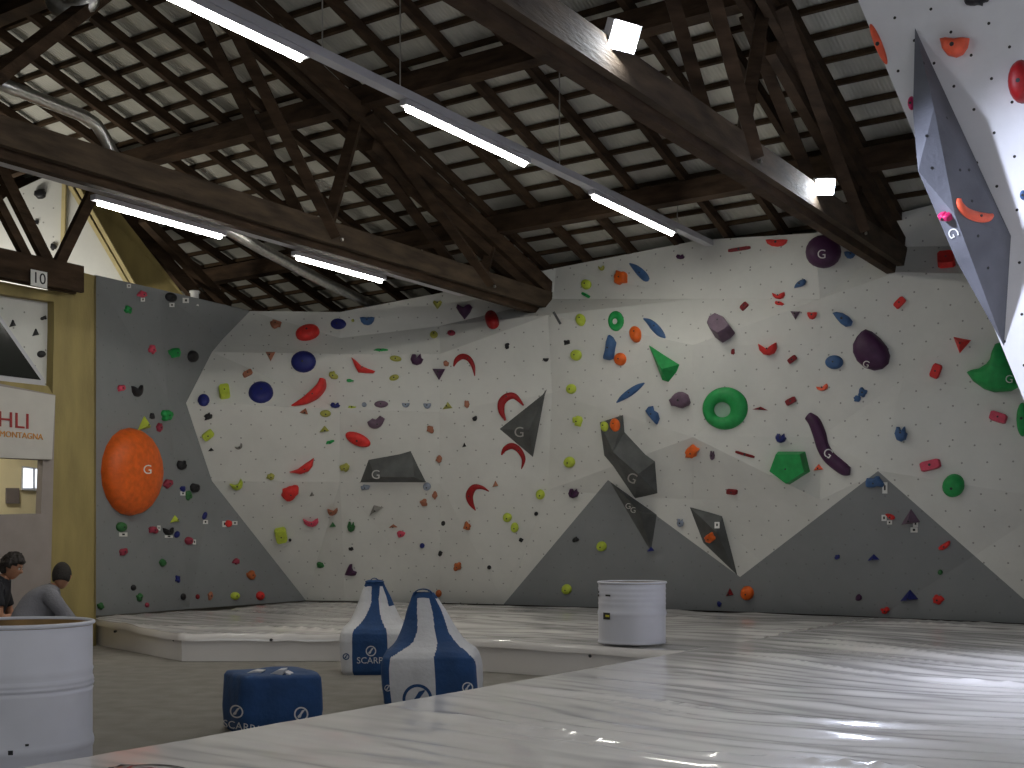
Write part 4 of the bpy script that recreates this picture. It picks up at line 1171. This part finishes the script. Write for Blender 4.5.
# curved ones
for path, lab in (([(453.6,366.5,1.5),(456.5,360,5),(462,356.5,6),(468.5,358.5,5.5),(473,366,4),(474.7,376,1.2)], 'dark red crescent hold right of the two big blue discs, topmost of four'),
                  ([(505.5,420.5,2),(501.5,412,6),(501.5,403,8),(507,397,8),(515,396.5,6),(523.5,405.5,1.5)], 'thick dark red crescent hold tucked behind the upper edge of the grey triangle'),
                  ([(501.5,455,1.5),(505,449,5),(512,446,6.5),(519,450,6),(523.5,459,4.5),(521.5,469,1.2)], 'dark red crescent hold just below the grey triangle'),
                  ([(489,491.5,1.2),(482,487.5,4),(474,487.5,6.5),(469.5,495,8),(471,503,6),(475.5,510.5,1.2)], 'dark red crescent hold opening to the right, lowest of four')):
    curvehold(path, 'crimson', lab, .4)
curvehold([(321.5,378,4),(320,386,8),(313,394,9),(303,401,7),(291.5,405.5,1.5)], 'red', 'bright red banana hold between the big blue discs and the wall middle', .45)
polyhold([(351,357),(355,359.5),(361,365.5),(368,368.5),(375,371),(373,373.2),(366,373),(358,372.3),(354.5,366)], 'red', .07, 'bright red boomerang hold right of the upper big blue disc')
polyhold([(289.5,472.8),(298,470),(306,464),(314,458.8),(313,466),(308.5,471.5),(300,474.5)], 'red', .08, 'bright red wedge hold below the lower big blue disc')
curvehold([(629.5,263.5,1.5),(635,267.5,6),(641,273,8.5),(646,278,7.5),(649,280,3)], 'blue', 'blue leaf shaped hold near the top edge of the wall', .4)
curvehold([(643.5,318.5,1.5),(649,321.5,6),(655,327.5,8.5),(661,334,7),(665.5,338,1.5)], 'blue', 'blue leaf shaped hold under the shaded band, pointing down right', .4)
curvehold([(616.5,402.6,1.5),(622,398,5.5),(630,392.5,7.5),(638,387,6),(644.5,383,1.5)], 'blue', 'blue leaf shaped hold slanting up to the right', .4)
polyhold([(608.5,334.5),(612,337),(615,342.5),(613.5,350),(612.5,358.5),(608,360),(603,359),(605,352),(606,346),(606.5,340)], 'blue', .09, 'tall bent blue hold under the small green ring')
polyhold([(645,410.5),(648,406.5),(652,406),(653,410.5),(657,413),(658.5,419),(656,424.5),(652,420),(648,415)], 'blue', .08, 'twisted blue hold right of the bent grey volume')
curvehold([(370,420,7),(373,423.5,10),(378,423,9),(382.5,417,6)], 'mauve', 'kidney shaped mauve hold above the red oval', .5)
curvehold([(958.5,199,7),(960,206,10),(967,213,11),(978,217,11),(988,217.5,9),(993,215,4)], 'coral', 'coral banana hold on the pointed grey volume', .4, right=True)
hold(953.5, 46, 29, 22, 'm', 'coral', 0, 'coral half moon hold on the near wall at top right', right=True, H=.12)
hold(1020, 81, 26, 44, 'o', 'crimson', 0, 'large shiny dark red ball hold cut by the right picture edge', right=True, H=.14)
hold(975, -1, 24, 14, 'b', 'black', 0, 'knobbly black hold at the very top of the near wall', right=True, H=.10)
hold(911, 103, 7, 14, 'o', 'magenta', 0, 'small magenta hold beside the left edge of the pointed grey volume', right=True, H=.05)
hold(945, 217, 12, 8, 'b', 'magenta', -35, 'small magenta hold low on the left flank of the pointed grey volume', right=True, H=.06)
hold(1023, 195, 7, 10, 'o', 'blue', 0, 'tiny blue hold at the right picture edge on the near wall', right=True, H=.04)
hold(878, 44, 8, 44, 'o', 'coral', 22, 'tall coral hold clinging to the left edge of the near wall', right=True, H=.03)
hold(1022, 419, 12, 34, 'o', 'green', 0, 'green hold cut by the right picture edge below the horn', H=.10)
# ---- the many small ones:  x y w h kind colour rot
LIST = '''143 294.5 9 7 b pink;172 297.8 11 9 o black;128.6 309.7 7 8 b green;152.5 350 7 8 b pink;176 352.7 10 10 b green;194 356.5 10 12 o black;122 388 8 6 b pink;138 391 10 12 u black
152.5 416 5 7 b black;168 415.6 10 10 b green;160 427.7 6 8 b dkpink;146 424.5 12 15 t lime;142 462 4 5 o dkpink;159 488 4 6 b green;146.5 495.6 4 6 o maroon;182.5 465 9 10 n black;168.6 484 8 8 b dkpink
183 489 5 6 b navy;196 488 8 9 b black;189.5 495.6 6 9 b dkgreen;224.4 391 11 13 r lime 8;203.6 399 12 11 o navy;208 416.7 9 7 b black 30;208 435.5 12 8 r lime 38;211 450 6 4 t black;239 447 8 5 u grey 30;237 486 13 9 u lime 20
122.5 527 10 10 o dkgreen;154 530 8 7 b dkpink;176 519.7 9 8 t lime;169 531.4 10 8 u black;177.5 534.5 5 7 o navy -20;205.3 515.8 4 8 o navy -20;229 523.6 7 7 o red;189.7 540.8 8 8 o dkpink;124 551.7 8 7 b dkpink 35;163 562.7 6 7 b dkgreen;178 579 4.5 7 b navy
134 587.7 5 6 o black;140 597.8 6 8 b dkgreen;147.5 605 4 5 o dkpink;183.8 596.7 5 7 o black;198 596.7 4 5 o maroon;210.8 596 5 8 b brown;235.8 596 9 8 o lime;236.4 561.6 7 6 b dkpink;252 575 8 8 b rust;261 595.8 8 9 o red;101 606 6 6 b dkgreen
275.6 323.4 10 8 b brown;307 330.5 24 13 o red 14;270 355.5 10 10 t2 brown;247.6 373 10 5 r brown 28;333 376 8 8 b olive;335 405 10 6 n navy;304.5 412 9 7 t brown -20;325.6 413.8 11 7 o olive;324.5 430 10 7 t olive;329.5 442.5 8 3.5 b green 20;271 477 8 6 b olive
291 493.5 19 14 b red 30;312 495 5 5 t grey;331.6 512.5 9 7 u brown;310.8 523 16 8 u pink;281 535.8 12 14 r lime 12;290 540 3 3 o black;319.5 565.5 7 6 b dkgreen;332 525.6 7 6 t dkgreen
337.5 323.6 15 11 o navy;352.8 320.5 3 3 o olive;367 320.5 15 9 m blue;380 350 13 2.6 b green;395.5 358.4 12 6 o olive -8;416.6 359 13 12 n purple;433.8 334 8 7 o olive;451 332.5 8 5.5 o dkpink;437.5 304.4 9 8 h olive;463.8 311 16 14 h purple;445.8 363.4 6 5 b brown;438.5 373 13 12 t2 purple
394 377.5 10 6 o olive 15;350 380.6 7 3 b green;352 407 8 2.2 b lime;364 404.5 5 5 o greyblue;381 404 14 7 o mauve;405.6 405 8 5 m greyblue;427 405.6 8 6 m greyblue;447 406 10 8 t olive;467 404 5 7 b brown
357.5 440 27 12 o red -24;430 429.5 7 7 b brown;474.4 419 5 5 b black;464 445.5 4 5 t black;439 459.5 6 7 b brown;344.7 468 9 8 b olive;364.8 487.5 9 6 b greyblue;426.7 487 8 8 o greyblue;423.4 503 7 7 b brown;434.5 496 5 7 b brown;375 510 16 8 t grey 25;393 526.7 9 4 t brown;401 534.5 8 6 b pink
443 523.6 4 5 o black;422 546 5 5 o navy;440 554 4 5 b black;467 527 7 8 b rust;457 567 8 7 b rust;351 549 5 3.5 b black;349.7 572 12 11 h purple -60;351 527 8 11 n dkgreen;438.5 594 6 7 o rust
491 316.7 13 13 o crimson;507 346 4 7 b black -20;545.6 359.7 6 4 m black;566.7 342.5 6 5 b black 30;585.5 284 10 10 o lime;580 318.8 10 11 o lime;575.3 355 11 11 o lime;570.5 389 10 10 o lime;577 421 9 10 b lime;568.6 462.5 11 11 o lime;540 495 9 10 o lime;507 518 9 9 o lime;514.4 528 8 10 o lime;601 546.7 10 10 o lime;566 589.7 10 10 o lime
585.5 295 9 3 r green -28;495 484.7 6 7 t brown;573 493.5 10 10 n purple;536 514 4 4 o black;521 540 4 4 b black;489 567.6 4 4 o black;575.6 539.7 6 5 b black 30
601 268 6 5 u olive;620 277 13 14 b orange;680 256.5 9 5 n purple;634.7 332.6 12 14 o orange;619.4 359 12 13 o orange;679.5 400 20 16 b mauve;603.8 426 7.5 10 o lime;614.3 424.5 9.5 13 o orange;691 452.5 13 13 b orange;712 455.5 5 10 n mauve;709 538 9 9 b orange;680 523 7 9 n greyblue;650 550 7 5 t navy
739 249 23 3.5 r maroon 9;776 242.5 22 8 m red;850 254.5 12 8 m blue;800 284 13 8 d blue 60;778 295.5 13 7 u red;779 303 10 4 b red -15;744 306 9 5 r maroon 45;795 314.5 10 9 t2 mauve;811.7 315.3 10 8 m red;842 319 20 15 d blue
733 351.7 3.5 7 b maroon;767 349 19 13 u red;792 359.4 10 5.5 r maroon 38;833.6 362 18 14 o blue;790.6 401 11.5 6 r maroon 28;760 408.7 16 4 t maroon -6;822 387.7 12 6 u coral 14;863 392.5 8 9 b blue;857 398.5 7 7 b blue;780.5 438 11 10 n navy;745 454.4 20 2.8 r maroon -16;818 468 10 7 t coral;731.7 492 11 5 r maroon -5
746.5 593.7 13 14 o orange;729 593.5 8 9 t maroon;719 604 5 5 b navy;858.6 597.6 6 6 b purple;873 558.5 12 7 t navy
946 259 18 14 r red 5;899.4 302.5 13 7 r red 45;960.5 344.5 18 16 t2 red -10;935.6 371 9.5 15 r red -22;998 417 18 10 r pink -18;900.6 433.5 13 16 n blue;930 465 21 10 r pink 14;952.5 487 22 22 o green;873.6 482.5 18 11 b blue;890 517 10 6 d red;909.5 519.5 19 17 t mauve;944 546 8 13 d red -80
940 572.5 5 5 o dkgreen;908.5 597.5 18 12 t navy;937.4 600 11 9 b red;884.8 610.8 8 6 b red;836.7 557.5 5 5 b navy;771 247 0.1 0.1 o black'''
for ln in LIST.replace('\n', ';').split(';'):
    f = ln.split()
    if float(f[2]) < 1: continue
    hold(float(f[0]), float(f[1]), float(f[2]), float(f[3]), f[4], f[5], float(f[6]) if len(f) > 6 else 0.0)
# holds on the walls seen at the far left (upper panels and the panel behind glass)
def far_hold(x, y, w, h, kind, pt, nrm, label):
    o = pt; n = nrm; out = [(x+a, y-b_) for a, b_ in shape_pts(kind, w, h, x)]
    ob, ap = build_hold('climbing_hold', out, cmat('black'), o, n, min(w, h)*o.y/F*.5, BLOB, None, True)
    tag(ob, label, 'climbing hold', 'black holds at the far left')
NF = Vector((0, -1, 0))
for x, y, w, h, lab in ((40.5,193,12,10,'big black hold high on the pale panel at far left'), (36,222,5,4,'small black hold in the middle of the pale panel above the number plate'), (53,247,6,6,'black hold low on the pale panel beside the girder post')):
    far_hold(x, y, w, h, 'b', P(x, y, 16.245), NF, lab)
for x, y, w, h, k, lab in ((13,324,6,8,'t','dark triangle hold beside the slanted glass edge, leftmost of its panel'), (36,333,6,8,'t','dark triangle hold in the middle of the small panel under the number plate'), (44,318,6,4,'b','small dark hold at the top right of the small panel under the number plate'), (42,354,8,7,'o','dark round hold at the bottom of the small panel under the number plate'), (49.5,341,3,6,'o','dark hold at the right edge of the small panel under the number plate')):
    far_hold(x, y, w, h, k, pp(x, y, TP-.118), D2.copy(), lab)
# ---- route tags
def rtag(x, y, w, h, near):
    r_ = hit(x, y)
    if r_ is None: return
    o, n = r_
    bm = bmesh.new(); pts = [(x-w/2, y-h/2), (x+w/2, y-h/2), (x+w/2, y+h/2), (x-w/2, y+h/2)]
    slab(bm, [on_plane(a, b_, o+n*.008, n) for a, b_ in pts], -n*.007)
    ob = bm_obj('route_tag', bm, PAPER); origin_to(ob, o)
    tag(ob, 'small white route tag '+near, 'route tag', 'white paper route tags')
    bm = bmesh.new(); pts = [(x-w/6, y-h/4), (x+w/6, y-h/4), (x+w/6, y+h/5), (x-w/6, y+h/5)]
    bm.faces.new([bm.verts.new(on_plane(a, b_, o+n*.010, n)) for a, b_ in pts]); child('print', bm, BLACKM, ob)
for a in ((143,299.6,4,4,'under the pink hold at the top of the left grey wall'), (172,305,5,4,'under the black hold at the top of the left grey wall'), (186,300.5,6,5,'at the top of the grey wall beside the white pipe'), (129,286,4,4,'on the top left corner of the left grey wall'),
          (138.5,435,6,4,'on the upper rim of the orange dome'), (183,493.5,5,4,'under the navy hold right of the orange dome'), (123.5,534.5,8,4,'under the dark green hold below the orange dome'), (159,528,3,5,'right of the dusky red hold below the orange dome'), (169,536.5,8,2.5,'under the black hold below the orange dome'),
          (194.5,542,3,5,'right of the dusky red hold on the lower grey wall'), (205.5,522,5,4,'under the navy hold near the edge of the grey wall'), (224.5,524,4,6,'left of the red hold near the edge of the grey wall'), (235,523,5,4,'right of the red hold near the edge of the grey wall'),
          (884.8,488,5,11,'by the blue hold at the tip of the right grey peak'), (884,518,5,6,'left of the red hold on the right grey peak'), (889.5,522.5,5,4,'below the red hold on the right grey peak'), (915.5,523.5,5,7,'on the mauve triangle, upper of two'), (914,530,7,5,'below the mauve triangle on the right grey peak'), (717,525,5,6,'on the narrow grey volume by the notch')):
    rtag(*a)
hh = hit(194.7, 302); bm = bmesh.new(); c = P(194.7, 306, hh[0].y+.10); lathe(bm, c, [(.001, 0), (.055, 0), (.055, .17), (.07, .175), (.07, .20), (.05, .205), (.05, .1)], 20)
o = origin_to(bm_obj('plastic_pipe', bm, PAPER, None, True), c); tag(o, 'short white plastic pipe standing behind the top edge of the grey wall', 'pipe')
bm = bmesh.new(); add_bar(bm, P(553.5, 312, 15.9), P(560.5, 324, 15.9), .03, .03); o = origin_to(bm_obj('metal_hook', bm, DARK), P(557, 318, 15.9)); tag(o, 'thin black stick below the end of the middle tie beam', 'hook')
# G marks
for (px, py, w, i, rot) in ((147.5, 469.4, 8, 0, 0), (821.5, 254, 8, 3, 0), (866, 364, 6, 4, -.3), (828, 453, 8, 5, -.6), (1009, 379, 7, 6, 0)):
    ob = HOLDS[i][0]
    bvh = BVHTree.FromPolygons([ob.matrix_world @ v.co if 0 else v.co+ob.location for v in ob.data.vertices], [tuple(p.vertices) for p in ob.data.polygons])
    bm = unit_text('G'); cr, sr = math.cos(rot), math.sin(rot)
    for v in bm.verts:
        x, y = v.co.x*w/2, v.co.y*w/2; d = ray(px+x*cr-y*sr, py-(x*sr+y*cr)); h = bvh.ray_cast(CAM, d)
        v.co = h[0]-d*.006 if h[0] else on_plane(px, py, ob.location, Vector((0, -1, 0)))
    child('logo', bm, PAPER, ob)
# ---- labels for all the holds
LMS = [('the huge orange dome', 132, 472), ('the big green ring', 725, 408), ('the green pentagon', 789, 468), ('the big purple disc', 823, 250), ('the big purple teardrop', 870, 349), ('the green horn', 990, 370),
       ('the grey trapezoid', 393, 468), ('the upper big blue disc', 303, 361), ('the lower big blue disc', 261, 391), ('the red oval', 357, 440), ('the purple heart', 464, 311), ('the grey triangle', 526, 425),
       ('the green pyramid', 662, 366), ('the small green ring', 616, 321), ('the green ball', 952, 487), ('the bent grey volume', 630, 460), ('the drum on the mat', 632, 600), ('the lowest red crescent', 473, 498), ('the left wall top corner', 96, 275),
       ('the left grey wall foot', 200, 608), ('the red half moon', 767, 349), ('the long purple bar', 828, 450)]
fixed = {(357.5, 440): 'bright red oval hold above the grey trapezoid', (463.8, 311): 'dark purple heart hold under the end of the rail', (952.5, 487): 'green ball hold right of the right grey peak', (767, 349): 'bright red half moon hold above right of the big green ring',
         (491, 316.7): 'dark red ball hold right of the purple heart'}
def direc(dx, dy):
    a = math.degrees(math.atan2(-dy, dx)) % 360
    return ['right of', 'up and right of', 'above', 'up and left of', 'left of', 'down and left of', 'below', 'down and right of'][int(((a+22.5) % 360)//45)]
labels = {}
rows_ = []
for (ob, x, y, sz, col, word, lab, right, grp) in HOLDS:
    if (x, y) in fixed: lab = fixed[(x, y)]
    cands = []
    if lab: cands = [lab]
    else:
        size = 'tiny' if sz < 6 else 'small' if sz < 11 else 'medium' if sz < 17 else 'large'
        near = sorted(LMS, key=lambda l: (l[1]-x)**2+(l[2]-y)**2)[:4]
        near = [l for l in near if (l[1]-x)**2+(l[2]-y)**2 > 12**2]
        base = size+' '+CNAME[col]+' '+word+' hold '
        for l in near[:3]: cands.append(base+direc(x-l[1], y-l[2])+' '+l[0])
        oth = sorted([h for h in HOLDS if h[0] is not ob and h[4] != col], key=lambda h: (h[1]-x)**2+(h[2]-y)**2)[:3]
        for h in oth: cands.append(base+direc(x-near[0][1], y-near[0][2])+' '+near[0][0].replace('the huge', 'the')+' by a '+CNAME[h[4]].split()[-1]+' one')
    rows_.append((ob, x, y, col, cands))
from collections import Counter
cnt = Counter(c for r in rows_ for c in set(r[4]))
used = set()
for ob, x, y, col, cands in rows_:
    cands = [c for c in cands if len(c.split()) <= 16] or cands
    pick = next((c for c in cands if cnt[c] == 1 and c not in used), None) or next((c for c in cands if c not in used), None)
    if pick is None:
        pick = cands[0]; print('DUP', pick)
    if len(pick.split()) > 16: print('LONG', pick)
    used.add(pick)
    tag(ob, pick, 'climbing hold', CNAME[col]+' climbing holds')
#@@END

# ================================================================= LIGHT, WORLD, VIEW
w = bpy.data.worlds.new('world'); SC.world = w; w.use_nodes = True
w.node_tree.nodes['Background'].inputs[0].default_value = (.55, .62, .75, 1); w.node_tree.nodes['Background'].inputs[1].default_value = .25
# unseen soft cool lamps added behind the camera and at right, as assumed daylight
area('added_daylight', ST(-9.5, 1.0, 2.9), 7.0, 2.4, 130, (.80, .88, 1.0), direction=(D1+Vector((0, 0, -.05))))
area('added_daylight', ST(3.0, 4.2, 2.8), 8.0, 2.0, 60, (.80, .86, 1.0), direction=(-D2+D1*.2))
vs_ = SC.view_settings; vs_.view_transform = 'Standard'; vs_.look = 'None'; vs_.exposure = 0.07; vs_.gamma = 1.0; vs_.use_curve_mapping = False
SC.cycles.use_denoising = True
SC.cycles.max_bounces = 6; SC.cycles.diffuse_bounces = 3; SC.cycles.caustics_reflective = False; SC.cycles.caustics_refractive = False
SC.cycles.sample_clamp_indirect = 4.0
